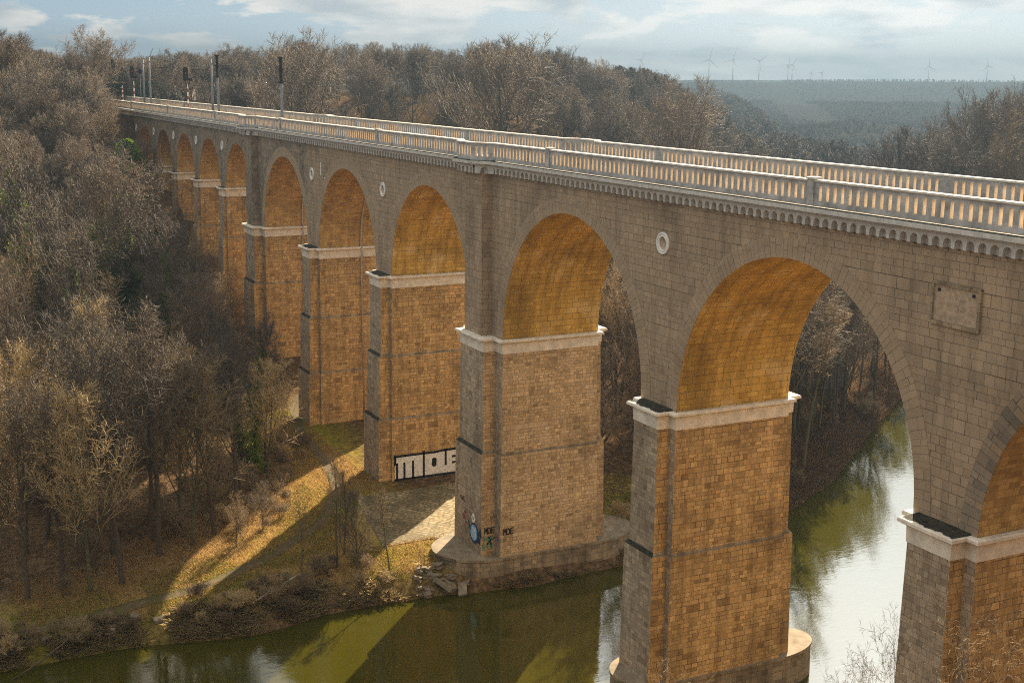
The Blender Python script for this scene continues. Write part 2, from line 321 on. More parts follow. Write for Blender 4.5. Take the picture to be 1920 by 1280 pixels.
def H(X, Y):
    X = np.asarray(X, float); Y = np.asarray(Y, float)
    u = sdist(X, Y, LB, 1); v = sdist(X, Y, RB, -1)
    g = np.interp(u, [0, 1.2, 3, 7, 45, 60, 75, 95, 130, 165, 200, 5000], [-39.3, -38.3, -37.6, -37.15, -37.0, -36.2, -32.9, -27.5, -16, -5, -1.6, 0])
    s = np.interp(u, [0, 1.2, 3, 8, 22, 45, 75, 105, 150, 5000], [-39.3, -38.2, -37.4, -36.6, -34.5, -23, -8, -2, 0, 0])
    b = smooth(-85, -42, Y); left = g*b+s*(1-b)
    q = (X-200)*.51+(Y+115)*.86; m = np.where(Y < -20, smooth(-75, 15, q), 1); left = -36.3+(left+36.3)*np.where(left > -36.3, m, 1)
    nearhill = np.interp(v, [0, 1.5, 4, 10, 30, 47, 52, 80, 5000], [-39.3, -38.0, -36.6, -33, -12, 2.2, 3.6, 4, 4])
    farr = np.interp(v, [0, 1.5, 5, 20, 60, 120, 5000], [-39.3, -38, -37, -35, -29, -27, -26])
    nb = smooth(-70, -25, Y); right = nearhill*nb+farr*(1-nb)
    inriv = (u < 0) & (v < 0)
    h = np.where(u >= 0, left, np.where(v >= 0, right, -39.3-np.minimum(1.6, .35*np.minimum(-u, -v))))
    r = np.hypot(X-CAM[0], Y-CAM[1])
    amp = np.clip((h-WZ)/3, 0, 1)*np.clip(r/60, .0, 1)
    h = h+amp*((vnoise(X, Y, 14)-.5)*1.0+(vnoise(X, Y, 5, 3)-.5)*.35)
    # far valley and ridges (seen to the right of the wooded hill)
    th = np.arctan2(Y-CAM[1], X-CAM[0])
    rr = smooth(1600, 2350, r)*(26+9*vnoise(X, Y, 420, 12))+8*np.exp(-((r-1500+90*np.sin(th*40))/130)**2)*(.5+vnoise(X, Y, 300, 5))+7*np.exp(-((r-950+70*np.sin(th*55+1))/90)**2)*(.4+vnoise(X, Y, 200, 6))+smooth(700, 1400, r)*5
    h = np.where(r > 600, np.maximum(h*1.0, -38)*1.0, h)
    r0 = np.interp(th, [-.66, -.57], [300, 430]); fb = smooth(0, 1, (r-r0)/150); base = -37+rr+(vnoise(X, Y, 260, 8)-.5)*2.5
    lefthill = smooth(-.56, -.46, th)
    h = h*(1-fb)+(base*(1-lefthill)+0*lefthill)*fb
    return h
def axis(lo, hi, c0, c1, st, g=1.09):
    a = list(np.arange(c0, c1+.01, st)); x = a[-1]; d = st
    while x < hi: d *= g; x += d; a.append(x)
    x = c0; d = st; pre = []
    while x > lo: d *= g; x -= d; pre.append(x)
    return np.array(pre[::-1]+a)
xs = axis(-350, 2900, -50, 150, 1.25); ys = axis(-2900, 800, -80, 60, 1.25)
GX, GY = np.meshgrid(xs, ys, indexing='ij'); GZ = H(GX, GY)
nx, ny = GX.shape; idx = np.arange(nx*ny).reshape(nx, ny)
Fg = np.stack([idx[:-1, :-1], idx[1:, :-1], idx[1:, 1:], idx[:-1, 1:]], -1).reshape(-1, 4)
def ground_mat():
    m, t, p = newmat('forest_floor'); p.inputs['Roughness'].default_value = 1; p.inputs['Specular IOR Level'].default_value = 0
    g = t.nodes.new('ShaderNodeNewGeometry').outputs['Position']
    n1 = noise(t, 1.6, 8, .7, g); n2 = noise(t, .12, 5, .6, g); n3 = noise(t, 9, 5, .7, g)
    c = ramp(t, [(.3, (.038, .024, .013)), (.5, (.10, .064, .034)), (.72, (.25, .165, .09))], n1.outputs['Fac']).outputs[0]
    c = mixc(t, c, ramp(t, [(.35, (.55, .55, .55)), (.7, (1.4, 1.35, 1.3))], n3.outputs['Fac']).outputs[0], .8, 'MULTIPLY')
    grass = ramp(t, [(.3, (.07, .07, .008)), (.7, (.22, .19, .02))], n1.outputs['Fac']).outputs[0]
    # grass belongs to the flat strip by the river path: attribute painted per vertex from distance to the path
    at = t.nodes.new('ShaderNodeAttribute'); at.attribute_name = 'grass'
    f = math_(t, 'MULTIPLY', at.outputs['Fac'], ramp(t, [(.38, (0, 0, 0)), (.58, (1, 1, 1))], math_(t, 'ADD', math_(t, 'MULTIPLY', n2.outputs['Fac'], .6), math_(t, 'MULTIPLY', n1.outputs['Fac'], .45))).outputs[0])
    a3 = t.nodes.new('ShaderNodeAttribute'); a3.attribute_name = 'straw'; sw = ramp(t, [(.3, (.20, .12, .045)), (.5, (.40, .25, .10)), (.7, (.52, .34, .15))], n1.outputs['Fac']).outputs[0]; c = mixc(t, c, mixc(t, sw, ramp(t, [(.35, (.5, .5, .5)), (.7, (1.3, 1.3, 1.3))], n3.outputs['Fac']).outputs[0], .7, 'MULTIPLY'), a3.outputs['Fac']); c = mixc(t, c, grass, f); a2 = t.nodes.new('ShaderNodeAttribute'); a2.attribute_name = 'wood_shade'; c = mixc(t, c, (.030, .028, .024), a2.outputs['Fac'])
    t.links.new(c, p.inputs['Base Color']); bump(t, p, math_(t, 'ADD', n1.outputs['Fac'], n3.outputs['Fac']), .45, .10)
    return m
M['ground'] = ground_mat()
ground = npmesh('ground', np.stack([GX, GY, GZ], -1).reshape(-1, 3), Fg, 'ground', None, True); tag(ground, kind='structure')
PATH = np.array([(54.5, 52), (57.6, 42), (58.4, 34), (59.5, 26), (64, 18), (71, 11), (78.6, 6.8), (90, 4.5), (101, 3.8), (114, 1), (122, -8), (126, -20)], float)
def dpoly(X, Y, P):
    best = np.full(np.shape(X), 1e9)
    for a, b in zip(P, P[1:]):
        d = b-a; t = np.clip(((X-a[0])*d[0]+(Y-a[1])*d[1])/(d@d), 0, 1); best = np.minimum(best, np.hypot(X-a[0]-t*d[0], Y-a[1]-t*d[1]))
    return best
at = ground.data.attributes.new('grass', 'FLOAT', 'POINT')
gd = dpoly(GX, GY, PATH); ga = np.clip(1.25-gd/6.5, 0, 1)*(GX < 112)
ga = np.maximum(ga, np.clip(1.2-np.hypot(GX-60, (GY-8)*.8)/6, 0, 1)); ga = np.maximum(ga, np.clip(1.2-np.hypot(GX-66, (GY+18)*.5)/8, 0, 1))
at.data.foreach_set('value', ga.ravel().astype('f'))
edgeX = lambda y_: np.interp(y_, [4, 5.5, 13, 21, 24, 28, 32, 36, 90], [124, 103, 85, 73, 70.5, 67.5, 63.5, 62.5, 62])
at = ground.data.attributes.new('straw', 'FLOAT', 'POINT'); at.data.foreach_set('value', (.85*smooth(4, -3, GX-edgeX(GY))*smooth(1.5, 4, sdist(GX, GY, LB, 1))*smooth(0, 5, GY)).ravel().astype('f'))
at = ground.data.attributes.new('wood_shade', 'FLOAT', 'POINT'); at.data.foreach_set('value', smooth(300, 480, np.hypot(GX-CAM[0], GY-CAM[1])).ravel().astype('f'))  # far wooded ground, darkened to the tone of backlit trees
# water
def water_mat():
    m, t, p = newmat('river_water'); p.inputs['Base Color'].default_value = (.036, .033, .003, 1)
    p.inputs['Roughness'].default_value = .03; p.inputs['IOR'].default_value = 1.5; p.inputs['Specular IOR Level'].default_value = .5
    g = t.nodes.new('ShaderNodeNewGeometry').outputs['Position']
    mp = t.nodes.new('ShaderNodeMapping'); mp.inputs['Scale'].default_value = (1, .5, 1); mp.inputs['Rotation'].default_value[2] = .5; t.links.new(g, mp.inputs[0])
    n = noise(t, 1.5, 5, .6, mp.outputs[0], .6); bump(t, p, n.outputs['Fac'], .12, .06)
    return m
M['water'] = water_mat()
wv = [(a, b, WZ) for a, b in ((-20, 420), (90, 420), (90, -40), (1200, -500), (1200, -900), (450, -620), (-20, -80))]
wm = MB(); wm.face(wv); wo_ = wm.build('water', 'water'); tag(wo_, kind='structure')
# path and cobbles: sheets that follow the ground
def strip(name, P, wd, mat, dz=.05):
    V, F = [], []; n = 0
    pts = []
    for a, b in zip(P, P[1:]):
        k = max(2, int(np.hypot(*(b-a))/.8)); pts += [a+(b-a)*i/k for i in range(k)]
    pts.append(P[-1]); pts = np.array(pts)
    for _ in range(6): pts[1:-1] = (pts[:-2]+pts[1:-1]*2+pts[2:])/4
    tg = np.gradient(pts, axis=0); tg /= np.linalg.norm(tg, axis=1)[:, None]; nr = np.stack([-tg[:, 1], tg[:, 0]], 1)
    cols = 5; g = []
    for j in range(cols):
        o = (j/(cols-1)-.5)*wd*(1+.15*np.sin(np.arange(len(pts))*.37+j)); q = pts+nr*o[:, None]; g.append(q)
    g = np.array(g)                                         # cols, n, 2
    z = H(g[..., 0], g[..., 1]); zz = z.max(0) if False else z
    V = np.concatenate([g, (zz+dz)[..., None]], -1).reshape(-1, 3); n = len(pts)
    F = [(j*n+i, j*n+i+1, (j+1)*n+i+1, (j+1)*n+i) for j in range(cols-1) for i in range(n-1)]
    return npmesh(name, V, F, mat, None, True)
M['dirt'] = plain('trodden_dirt', (.12, .095, .055), .95, .3, 1.2, 0, .4)
def dirt_mat():
    m, t, p = newmat('trodden_dirt'); p.inputs['Roughness'].default_value = 1; g = t.nodes.new('ShaderNodeNewGeometry').outputs['Position']; n = noise(t, 1.3, 7, .7, g); n2 = noise(t, 8, 5, .7, g)
    c = ramp(t, [(.40, (.085, .075, .015)), (.5, (.085, .060, .030)), (.66, (.14, .10, .055))], n.outputs['Fac']).outputs[0]
    c = mixc(t, c, ramp(t, [(.35, (.55, .55, .55)), (.7, (1.3, 1.3, 1.3))], n2.outputs['Fac']).outputs[0], .8, 'MULTIPLY'); t.links.new(c, p.inputs['Base Color']); return m
M['dirt'] = dirt_mat()
tag(strip('path', PATH, 1.35, 'dirt', .05), kind='structure')
M['cobble'] = stone('cobbles', .75, .5, [(.13, .10, .05), (.25, .185, .10), (.18, .135, .075), (.32, .25, .15)], (.06, .055, .015), .07, 1.0, .8, .0, .3, 1.0)
cx = np.linspace(61.5, 76.5, 20); cy = np.linspace(-6.5, 8.3, 20); a_, b_ = np.meshgrid(cx, cy, indexing='ij')
b2 = b_-(a_-62)*.18; z_ = H(a_, b2)+.09; cm = MB()
for i in range(19):
    for j in range(19):
        cm.face([(a_[p, q], b2[p, q], z_[p, q]) for p, q in ((i, j), (i+1, j), (i+1, j+1), (i, j+1))], uv=[(a_[p, q]*.8+b2[p, q]*.6, b2[p, q]*.8-a_[p, q]*.6) for p, q in ((i, j), (i+1, j), (i+1, j+1), (i, j+1))])
tag(cm.build('cobbled_embankment', 'cobble'), kind='structure')

# ------------------------------------------------------------------ viaduct
YB = -9.5; TOP = -1.45
via = empty('viaduct', (0, 0, 0), label='long sandstone railway viaduct of high round arches crossing the river', cat='viaduct')
def oval(x0, x1, zs, zc, n=40):
    a = np.linspace(math.pi, 0, n+1); cx_ = (x0+x1)/2; hw = (x1-x0)/2
    return [(cx_+hw*math.cos(t), zs+(zc-zs)*math.sin(t)) for t in a]
#       name near  far   kind   base  footing
PIERS = [('g', -34.3, -27.0), ('n', 0, 4.47), ('n', 27, 31.5), ('g', 54, 61.1), ('n', 80.33, 84.86), ('n', 104.26, 108.72), ('g', 127.92, 134.9)]
x = 148.25
while x < 232: PIERS.append(('s', x, x+3.35)); x += 16.9
END = x+3
WEST = -75
gz = lambda x_: float(H(np.array([x_]), np.array([0.]))[0])
wall = MB()
def arch(i, x0, x1, zs, zc, mats):
    c = oval(x0, x1, zs, zc)
    so_ = MB(); s = 0
    for (a, b), (d, e) in zip(c, c[1:]):
        wall.face([(a, 0, b), (d, 0, e), (d, 0, TOP), (a, 0, TOP)], m=mats[2]); wall.face([(d, YB, e), (a, YB, b), (a, YB, TOP), (d, YB, TOP)], m=mats[2])
        l = math.hypot(d-a, e-b)
        ny_ = 1
        so_.face([(a, 0, b), (a, YB, b), (d, YB, e), (d, 0, e)], uv=[(0, s), (YB, s), (YB, s+l), (0, s+l)]); s += l
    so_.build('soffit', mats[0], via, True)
    rg = MB(); s = 0; th = 1.2
    cx_ = (x0+x1)/2; hw = (x1-x0)/2; hh = zc-zs
    o = [(cx_+(hw+th)*math.cos(t), zs+(hh+th)*math.sin(t)) for t in np.linspace(math.pi, 0, 41)]
    for (p, q, r_, t_) in zip(c, c[1:], o, o[1:]):
        l = math.hypot(q[0]-p[0], q[1]-p[1])*1.05
        f = lambda y: [(p[0], y, p[1]), (q[0], y, q[1]), (t_[0], y, t_[1]), (r_[0], y, r_[1])]
        rg.face(f(.035), uv=[(.1, s), (.1, s+l), (1.3, s+l), (1.3, s)])
        rg.face([(r_[0], .035, r_[1]), (t_[0], .035, t_[1]), (t_[0], -.02, t_[1]), (r_[0], -.02, r_[1])], uv=[(1.3, s), (1.3, s+l), (1.4, s+l), (1.4, s)])
        rg.face([(p[0], .035, p[1]), (q[0], .035, q[1]), (q[0], .0, q[1]), (p[0], .0, p[1])], uv=[(0, s), (0, s+l), (.1, s+l), (.1, s)]); s += l
    rg.build('arch_ring', mats[1], via)
def outline(xn, xf, o, inn, inf, pj, ob=None):
    ob = o if ob is None else ob
    a = xn+inn-ob; b = xf-inf+ob
    return [(xn-o, YB-o), (a, YB-o), (a, YB-pj-ob), (b, YB-pj-ob), (b, YB-o), (xf+o, YB-o), (xf+o, o), (b, o), (b, pj+ob), (a, pj+ob), (a, o), (xn-o, o)]
i_moss = [1]
def pier(kind, xn, xf, zs, steps, base, mats, footing=None, im=True):
    inn, inf, pj = (.72, .72, 1.0) if kind == 'n' else ((1.4, .8, 1.15) if kind == 'g' else (.6, .6, .45))
    low = MB(); z = zs-1.25; o = 0.0; ob = 0.0
    for zz in steps+[base]:
        lo = outline(xn, xf, o+.06, inn, inf, pj, ob+.10); hi = outline(xn, xf, o, inn, inf, pj, ob)
        n = len(lo)
        for k in range(n):
            j = (k+1) % n; dx_ = abs(lo[j][0]-lo[k][0]); dy_ = abs(lo[j][1]-lo[k][1])
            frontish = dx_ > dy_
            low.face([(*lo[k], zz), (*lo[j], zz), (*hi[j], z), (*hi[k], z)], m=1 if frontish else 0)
        if zz != base:
            o2, ob2 = o+.06+.09, ob+.10+.24
            nx_ = outline(xn, xf, o2, inn, inf, pj, ob2)
            for k in range(n):
                j = (k+1) % n; fr_ = abs(nx_[j][0]-nx_[k][0]) > abs(nx_[j][1]-nx_[k][1]) and max(nx_[k][1], nx_[j][1]) > .9; dz_ = .28 if (nx_[k][1] > .9 or nx_[k][1] < YB-.9) and (nx_[j][1] > .9 or nx_[j][1] < YB-.9) else .28; low.face([(*nx_[k], zz-.28), (*nx_[j], zz-.28), (*lo[j], zz), (*lo[k], zz)], m=2 if fr_ else 3)
            z = zz-.28; o, ob = o2, ob2
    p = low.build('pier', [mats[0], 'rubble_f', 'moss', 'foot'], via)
    if im:
        b = MB(); f = lambda o_: outline(xn, xf, o_, inn, inf, pj)
        b.extrude(f(.05), f(.07), zs-1.28, zs-.42, bottom=True, top=False)
        b.extrude(f(.07), f(.20), zs-.42, zs-.32, bottom=False, top=False)
        b.extrude(f(.24), f(.36), zs-.32, zs-.22, top=False); b.extrude(f(.42), f(.42), zs-.22, zs-.06, top=False)
        b.extrude(f(.42), f(.36), zs-.06, zs-.0, bottom=False, m=0, mt=0)
        b.build('impost_band', 'impost', p)
        mo = MB()                                         # black crust on the weathered ledge above the buttress
        a0, a1 = xn+inn-.30, xf-inf+.30
        if kind != 'g':
            rq = random.Random(i_moss[0]); i_moss[0] += 1; nn = 26; ph = rq.uniform(0, 6); E_ = [(a0+(a1-a0)*q/nn, pj+.20+.07*math.sin(q*.55+ph)+.05*math.sin(q*1.4+ph*2)+rq.uniform(-.03, .03)) for q in range(nn+1)]
            for (xa, ya), (xb_, yb_) in zip(E_, E_[1:]): mo.face([(xa, .0, zs+.10), (xb_, .0, zs+.10), (xb_, yb_*.5, zs+.06), (xa, ya*.5, zs+.06)]); mo.face([(xa, ya*.5, zs+.06), (xb_, yb_*.5, zs+.06), (xb_, yb_, zs+.006), (xa, ya, zs+.006)])
            for e_ in (E_[0], E_[-1]): mo.face([(e_[0], 0, zs+.10), (e_[0], e_[1]*.5, zs+.06), (e_[0], e_[1], zs+.006), (e_[0], 0, zs+.006)])
            mo.build('moss_crust', 'moss', p)
    if footing:
        fr, bk = footing; ft = MB(); cx_ = (xn+xf)/2+.05; hw = (xf-xn)/2+.38
        def stad(h): return [(cx_+h*math.cos(t), 0.2+(fr+h-hw)*math.sin(t)) for t in np.linspace(0, math.pi, 22)]+[(cx_-h*math.cos(t), YB-.2-(bk+h-hw)*math.sin(t)) for t in np.linspace(0, math.pi, 22)]
        ft.extrude(stad(hw+.1), stad(hw), -42, base-.0, mt=1); ft.extrude(stad(hw+.08), stad(hw+.08), base-.22, base+.012, mt=1)
        ft.build('footing', ['foot', 'slab'], p)
    return p
pz = {}
for i, (k, a, b) in enumerate(PIERS):
    if k == 's': zs = -11.2
    elif i <= 3: zs = -16.8
    else: zs = -14.95
    old = a > 120 or a < 0
    mats = ['rubble', 'rubble_b'][0 if i != 3 else 1]
    if i in (1, 2, 3): st = [-26.95]; base = -36.6
    elif i in (4, 5): st = [-23.25, -30.1]; base = gz(a)-1.5
    elif i == 6: st = [-22.5]; base = gz(a)-1.5
    elif i == 0: st = []; base = min(gz(a)-2, -22)
    else: st = [] if gz(a) > -17 else [-18.5]; base = min(gz(a)-1.5, -14)
    foot = {1: (4.3, 5.0), 2: (2.7, 4.6), 3: (4.7, 5.6)}.get(i)
    p = pier(k, a, b, zs, st, base, [mats], foot, im=True); pz[i] = p
    # upper wall over the pier
    wm_ = 1 if (a > 120 or i == 0) else 0
    for y in (0, YB): wall.face([(a, y, zs), (b, y, zs), (b, y, TOP), (a, y, TOP)][::(1 if y == 0 else -1)], m=wm_)
    if k == 'g':
        pil = MB(); x0, x1 = (a+2.35, b-1.25); z1 = -2.45
        for y0, y1 in ((0.0, .95), (YB-.95, YB)):
            MB().box(x0, x1, y0, y1, zs+.001, z1).build('pilaster', 'ashlar' if i == 3 else 'old_ashlar', via)
    if i+1 < len(PIERS):
        c = PIERS[i+1][1]; zr = zs if not (k == 'g' and i >= 3) else (-14.95 if i == 3 else -11.2)
        if i == 0: mt = ('old_soffit', 'old_ring', 0); zr = -16.8
        elif i >= 6: mt = ('old_soffit', 'old_ring', 1)
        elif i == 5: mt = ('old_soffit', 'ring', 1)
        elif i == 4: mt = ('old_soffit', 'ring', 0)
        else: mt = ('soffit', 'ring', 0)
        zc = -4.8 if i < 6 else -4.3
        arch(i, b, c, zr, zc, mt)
        # side walls between differing springings
        if zr > zs:
            for (yy0, yy1) in ((0, YB),): wall.face([(b, 0, zs), (b, YB, zs), (b, YB, zr), (b, 0, zr)], m=wm_)
# solid ends
wall.box(END-3+3.35-.001+0, 330, YB, 0, -14, TOP, m=1); wall.face([(WEST, 0, -30), (-34.3, 0, -30), (-34.3, 0, TOP), (WEST, 0, TOP)], m=1); wall.face([(WEST, YB, -30), (-34.3, YB, -30), (-34.3, YB, TOP), (WEST, YB, TOP)], m=1)
wall.face([(-34.3, YB, -30), (-34.3, 0, -30), (-34.3, 0, TOP), (-34.3, YB, TOP)], m=1)
wall.build('spandrel_wall', ['ashlar', 'old_ashlar'], via)
dk = MB(); dk.box(WEST, 330, YB+.3, -.3, TOP-.05, TOP+.1); dk.build('deck', 'ballast', via)
rl = MB()
for y in (-2.4, -3.84, -6.1, -7.54): rl.box(WEST, 330, y-.035, y+.035, TOP+.18, TOP+.33)
rl.build('railway_track', 'rail', via)
sl_ = MB(); xx = WEST
while xx < 230:
    for y in (-3.12, -6.82): sl_.box(xx, xx+.26, y-1.3, y+1.3, TOP+.1, TOP+.178)
    xx += .62
sl_.build('sleepers', 'concrete', via, kind='stuff')

# refuges: trapezoid plan over each grouped pier
REF = [(a+1.4, a+3.0, b-.9, b+.7) for k, a, b in PIERS if k == 'g']
POSTS = [-66, -50, -14.5, 13.6, 45.2, 82.9, 117.8, 152, 185.5, 219, 250, 285]
def panel(a, b, side, wd=.30):
    """slotted parapet between two plan points, outer face on a-b"""
    a = np.array(a, float); b = np.array(b, float); d = b-a; l = np.linalg.norm(d); d /= l; n_ = np.array([-d[1], d[0]])*(-1)  # inward normal chosen below
    if n_[1]*side > 0: n_ = -n_
    def blk(s0, s1, o0, o1, z0, z1, m=0, rv=False):
        q = [a+d*s0+n_*o0, a+d*s1+n_*o0, a+d*s1+n_*o1, a+d*s0+n_*o1]
        if not rv: mb.extrude(q, q, z0, z1, m); return
        for k_ in range(4):
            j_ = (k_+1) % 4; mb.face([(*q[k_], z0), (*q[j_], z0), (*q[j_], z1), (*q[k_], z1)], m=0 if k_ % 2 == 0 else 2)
    mb = MB(); k = max(1, round((l-.35)/.615)); pt = (l-.35)/k
    blk(0, l, 0, wd, -1.45, -1.17); blk(0, l, 0, wd, -.31, -.13); blk(-.03, l+.03, -.06, wd+.06, -.13, -.10, 1); blk(-.03, l+.03, -.09, wd+.09, -.10, 0, 1)
    blk(0, .36 if k > 1 else .3, 0, wd, -1.17, -.31, 0, True)
    for i in range(k): s0 = .35+(i)*pt+.235; blk(s0, min(s0+pt-.235, l), 0.0, wd, -1.17, -.31, 0, True)
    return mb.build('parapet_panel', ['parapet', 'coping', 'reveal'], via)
for side, y0 in ((1, .47), (-1, YB-.47)):
    cuts = [(WEST, None)]
    ev = sorted([(p, 'post') for p in POSTS]+[(r[0], 'ref', r) for r in REF]+[(300, 'end')], key=lambda e: e[0])
    cur = WEST
    for e in ev:
        nxt = e[0]-(.28 if e[1] == 'post' else 0)
        # split long runs so that panels stay about 12 m
        panel((cur, y0), (nxt, y0), side)
        if e[1] == 'post' and side == -1: nb = MB().box(e[0]-.28, e[0]+.28, y0, y0+.3, -1.45, -.1); nb.box(e[0]-.25, e[0]+.25, y0-.06, y0+.36, -.1, -.002, 1); nb.build('parapet_post', ['parapet', 'coping'], via); cur = e[0]+.28
        elif e[1] == 'post':
            pb = MB(); ya, yb = (y0-.36, y0+.10) if side == 1 else (y0-.10, y0+.36)
            pb.box(e[0]-.28, e[0]+.28, ya, yb, -1.45, .02); pb.box(e[0]-.36, e[0]+.36, ya-.06, yb+.06, .02, .13, 1); pb.build('parapet_post', ['parapet', 'coping'], via); cur = e[0]+.28
        elif e[1] == 'ref':
            r = e[2]; out = y0+1.05*side
            panel((r[0], y0), (r[1], out), side); panel((r[1], out), (r[2], out), side); panel((r[2], out), (r[3], y0), side); cur = r[3]
            fl = MB(); q = [(r[0], y0-.6*side), (r[0], y0), (r[1], out), (r[2], out), (r[3], y0), (r[3], y0-.6*side)]
            if side == 1: q = q[::-1]
            fl.extrude(q, q, -1.6, -1.455); fl.build('refuge_floor', 'parapet', via)
# cornice and corbel table on the seen side and behind
def cornice(pathpts, side):
    """fascia + small round-headed arcade following plan polyline at wall face offset 0"""
    P = [np.array(p, float) for p in pathpts]
    fa = MB(); ar = MB(); mo = MB()
    for a, b in zip(P, P[1:]):
        d = b-a; l = np.linalg.norm(d); d /= l; n_ = np.array([-d[1], d[0]])
        if n_[1]*side < 0: n_ = -n_
        def blk(mb, s0, s1, o0, o1, z0, z1, o1b=None, m=0):
            o1b = o1 if o1b is None else o1b
            lo = [a+d*s0+n_*o0, a+d*s1+n_*o0, a+d*s1+n_*o1, a+d*s0+n_*o1]; hi = [a+d*s0+n_*o0, a+d*s1+n_*o0, a+d*s1+n_*o1b, a+d*s0+n_*o1b]
            mb.extrude(lo, hi, z0, z1, m)
        s = 0; k = max(1, round(l/1.35)); st = l/k                       # fascia in separate slabs with open joints
        for i in range(k): blk(fa, i*st+.008, (i+1)*st-.008, -.25, .90, -1.80+random.uniform(-.008, .008), -1.55)
        blk(fa, 0, l, -.25, .62, -1.92, -1.80); blk(mo, 0, l, .56, .86, -1.553, -1.50, .80)
        k = max(1, round(l/.767)); st = l/k; big = l < 3 and side == 1 and abs(d[1]) > .2
        if big: k = 1; st = l
        for i in range(k):
            c = (i+.5)*st; hw = .265 if not big else .42; hz = -1.92; zt = -2.12 if not big else -2.05
            # plate with a round-headed notch open at the bottom
            arc = [(c-hw*math.cos(t), (zt-hw)+hw*math.sin(t)) for t in np.linspace(0, math.pi, 9)]
            for o in (.46,):
                pts = [(i*st, -2.62), (c-hw, -2.62)]+arc+[(c+hw, -2.62), ((i+1)*st, -2.62), ((i+1)*st, hz), (i*st, hz)]
                ar.face([tuple(a+d*u_+n_*o)+(z__,) for u_, z__ in pts])
            rim = [(c-hw, -2.62)]+arc+[(c+hw, -2.62)]
            for (u0, z0), (u1, z1) in zip(rim, rim[1:]):
                ar.face([tuple(a+d*u0+n_*.46)+(z0,), tuple(a+d*u1+n_*.46)+(z1,), tuple(a+d*u1+n_*.08)+(z1,), tuple(a+d*u0+n_*.08)+(z0,)])
            for u0, u1 in ((i*st, c-hw), (c+hw, (i+1)*st)):
                ar.face([tuple(a+d*u0+n_*.46)+(-2.62,), tuple(a+d*u1+n_*.46)+(-2.62,), tuple(a+d*u1-n_*.0)+(-2.74,), tuple(a+d*u0-n_*.0)+(-2.74,)])
        blk(ar, 0, l, -.25, .08, -2.66, -1.92)
    fa.build('cornice', 'white', via); ar.build('corbel_table', 'white', via); mo.build('cornice_moss', 'moss', via)
for side in (1, -1):
    segs = []; cur = WEST; yy = 0 if side == 1 else YB
    pts = [(WEST, yy)]
    for r in REF:
        pts += [(r[0], yy), (r[1], yy+1.05*side), (r[2], yy+1.05*side), (r[3], yy)]
    pts.append((300, yy)); 
    for a, b in ((0, 5), (4, 9), (8, 13)): 
        seg = pts[a:b+1] if b < 13 else pts[a:]
    # one run of cornice from refuge to refuge, each refuge a run of its own
    i = 0
    while i < len(pts)-1:
        j = i+1 if (i % 4 == 0) else i+3
        cornice(pts[i:j+1], side); i = j
# roundels
def roundel(x_, z_, r_=.76):
    m_ = MB(); n = 36
    def ring(ra, ya, rb, yb, mt=0):
        for k in range(n):
            t0, t1 = 2*math.pi*k/n, 2*math.pi*(k+1)/n
            f = lambda r, t, y: (x_+r*math.cos(t), y, z_+r*math.sin(t))
            m_.face([f(ra, t0, ya), f(ra, t1, ya), f(rb, t1, yb), f(rb, t0, yb)], m=mt)
    ring(r_, 0, r_, .10); ring(r_, .10, r_-.10, .12); ring(r_-.10, .12, r_-.12, .07); ring(r_-.12, .07, r_-.20, .07); ring(r_-.20, .07, r_-.22, .11); ring(r_-.22, .11, r_-.30, .09); ring(r_-.30, .09, r_-.32, .012)
    m_.face([(x_+(r_-.32)*math.cos(2*math.pi*k/n), .012, z_+(r_-.32)*math.sin(2*math.pi*k/n)) for k in range(n)], m=1)
    m_.build('roundel', ['roundel', 'plaque'], via, True)
roundel(29.3, -5.5); roundel(82.6, -6.15); roundel(106.5, -6.2)
for k, a, b in PIERS[7:]: roundel((a+b)/2, -5.0, .70)
pl = MB(); pl.box(.95, 4.22, 0, .05, -6.55, -4.42, 1)
for q in ((.95, 4.22, -4.56, -4.40), (.95, 4.22, -6.60, -6.40), (.93, 1.09, -6.4, -4.56), (4.08, 4.24, -6.4, -4.56)): pl.box(q[0], q[1], 0, .16, q[2], q[3], 0)
plq = pl.build('plaque', ['foot', 'plaque'], via); bo = MB()
for x_ in (1.45, 3.75): bo.tube([(x_, .04, -4.82), (x_, .13, -4.82)], .085, 12)
bo.build('bolt', 'black', plq)
# faint raised lines of a worn inscription (unreadable in the photograph)
ins = MB(); rr_ = random.Random(4)
for z_, w_ in ((-5.15, 1.1), (-5.45, 1.9), (-5.75, 1.4)):
    x_ = 2.6-w_/2
    while x_ < 2.6+w_/2: d_ = rr_.uniform(.05, .13); ins.box(x_, x_+d_*.6, .045, .058, z_-rr_.uniform(.04, .07), z_+rr_.uniform(.04, .07)); x_ += d_+.03
ins.build('worn_inscription', 'plaque', plq)
# drainpipes down the side faces, vent hole, white gauge strips
def drain(xface, x0, x1, zs, zc, y, bottom, t0):
    c = oval(x0, x1, zs, zc, 60); pts = []
    for (px, pz_) in c:
        if px < x0+(x1-x0)*1.0 and px >= x1-(x1-x0)*t0: pts.append((px-.12*((px-(x0+x1)/2)/((x1-x0)/2)), y, pz_-.14))
    pts += [(xface-.12, y, zs), (xface-.52, y, zs-.1), (xface-.52, y, zs-1.2), (xface-.25, y, zs-1.6), (xface-.34, y, bottom)]
    MB().tube(pts, .11, 8).build('drainpipe', 'pipe', via, True)
drain(104.26, 84.86, 104.26, -14.95, -4.8, -5.2, gz(104)-.3, .42)
drain(127.92, 108.72, 127.92, -14.95, -4.8, -5.2, gz(128)-.3, .36)
vh = MB(); vh.tube([(79.55, -5.0, -8.7), (79.15, -5.0, -8.82)], .26, 12); vh.build('vent_hole', 'black', via)  # black plug stands for the darkness inside the vent hole
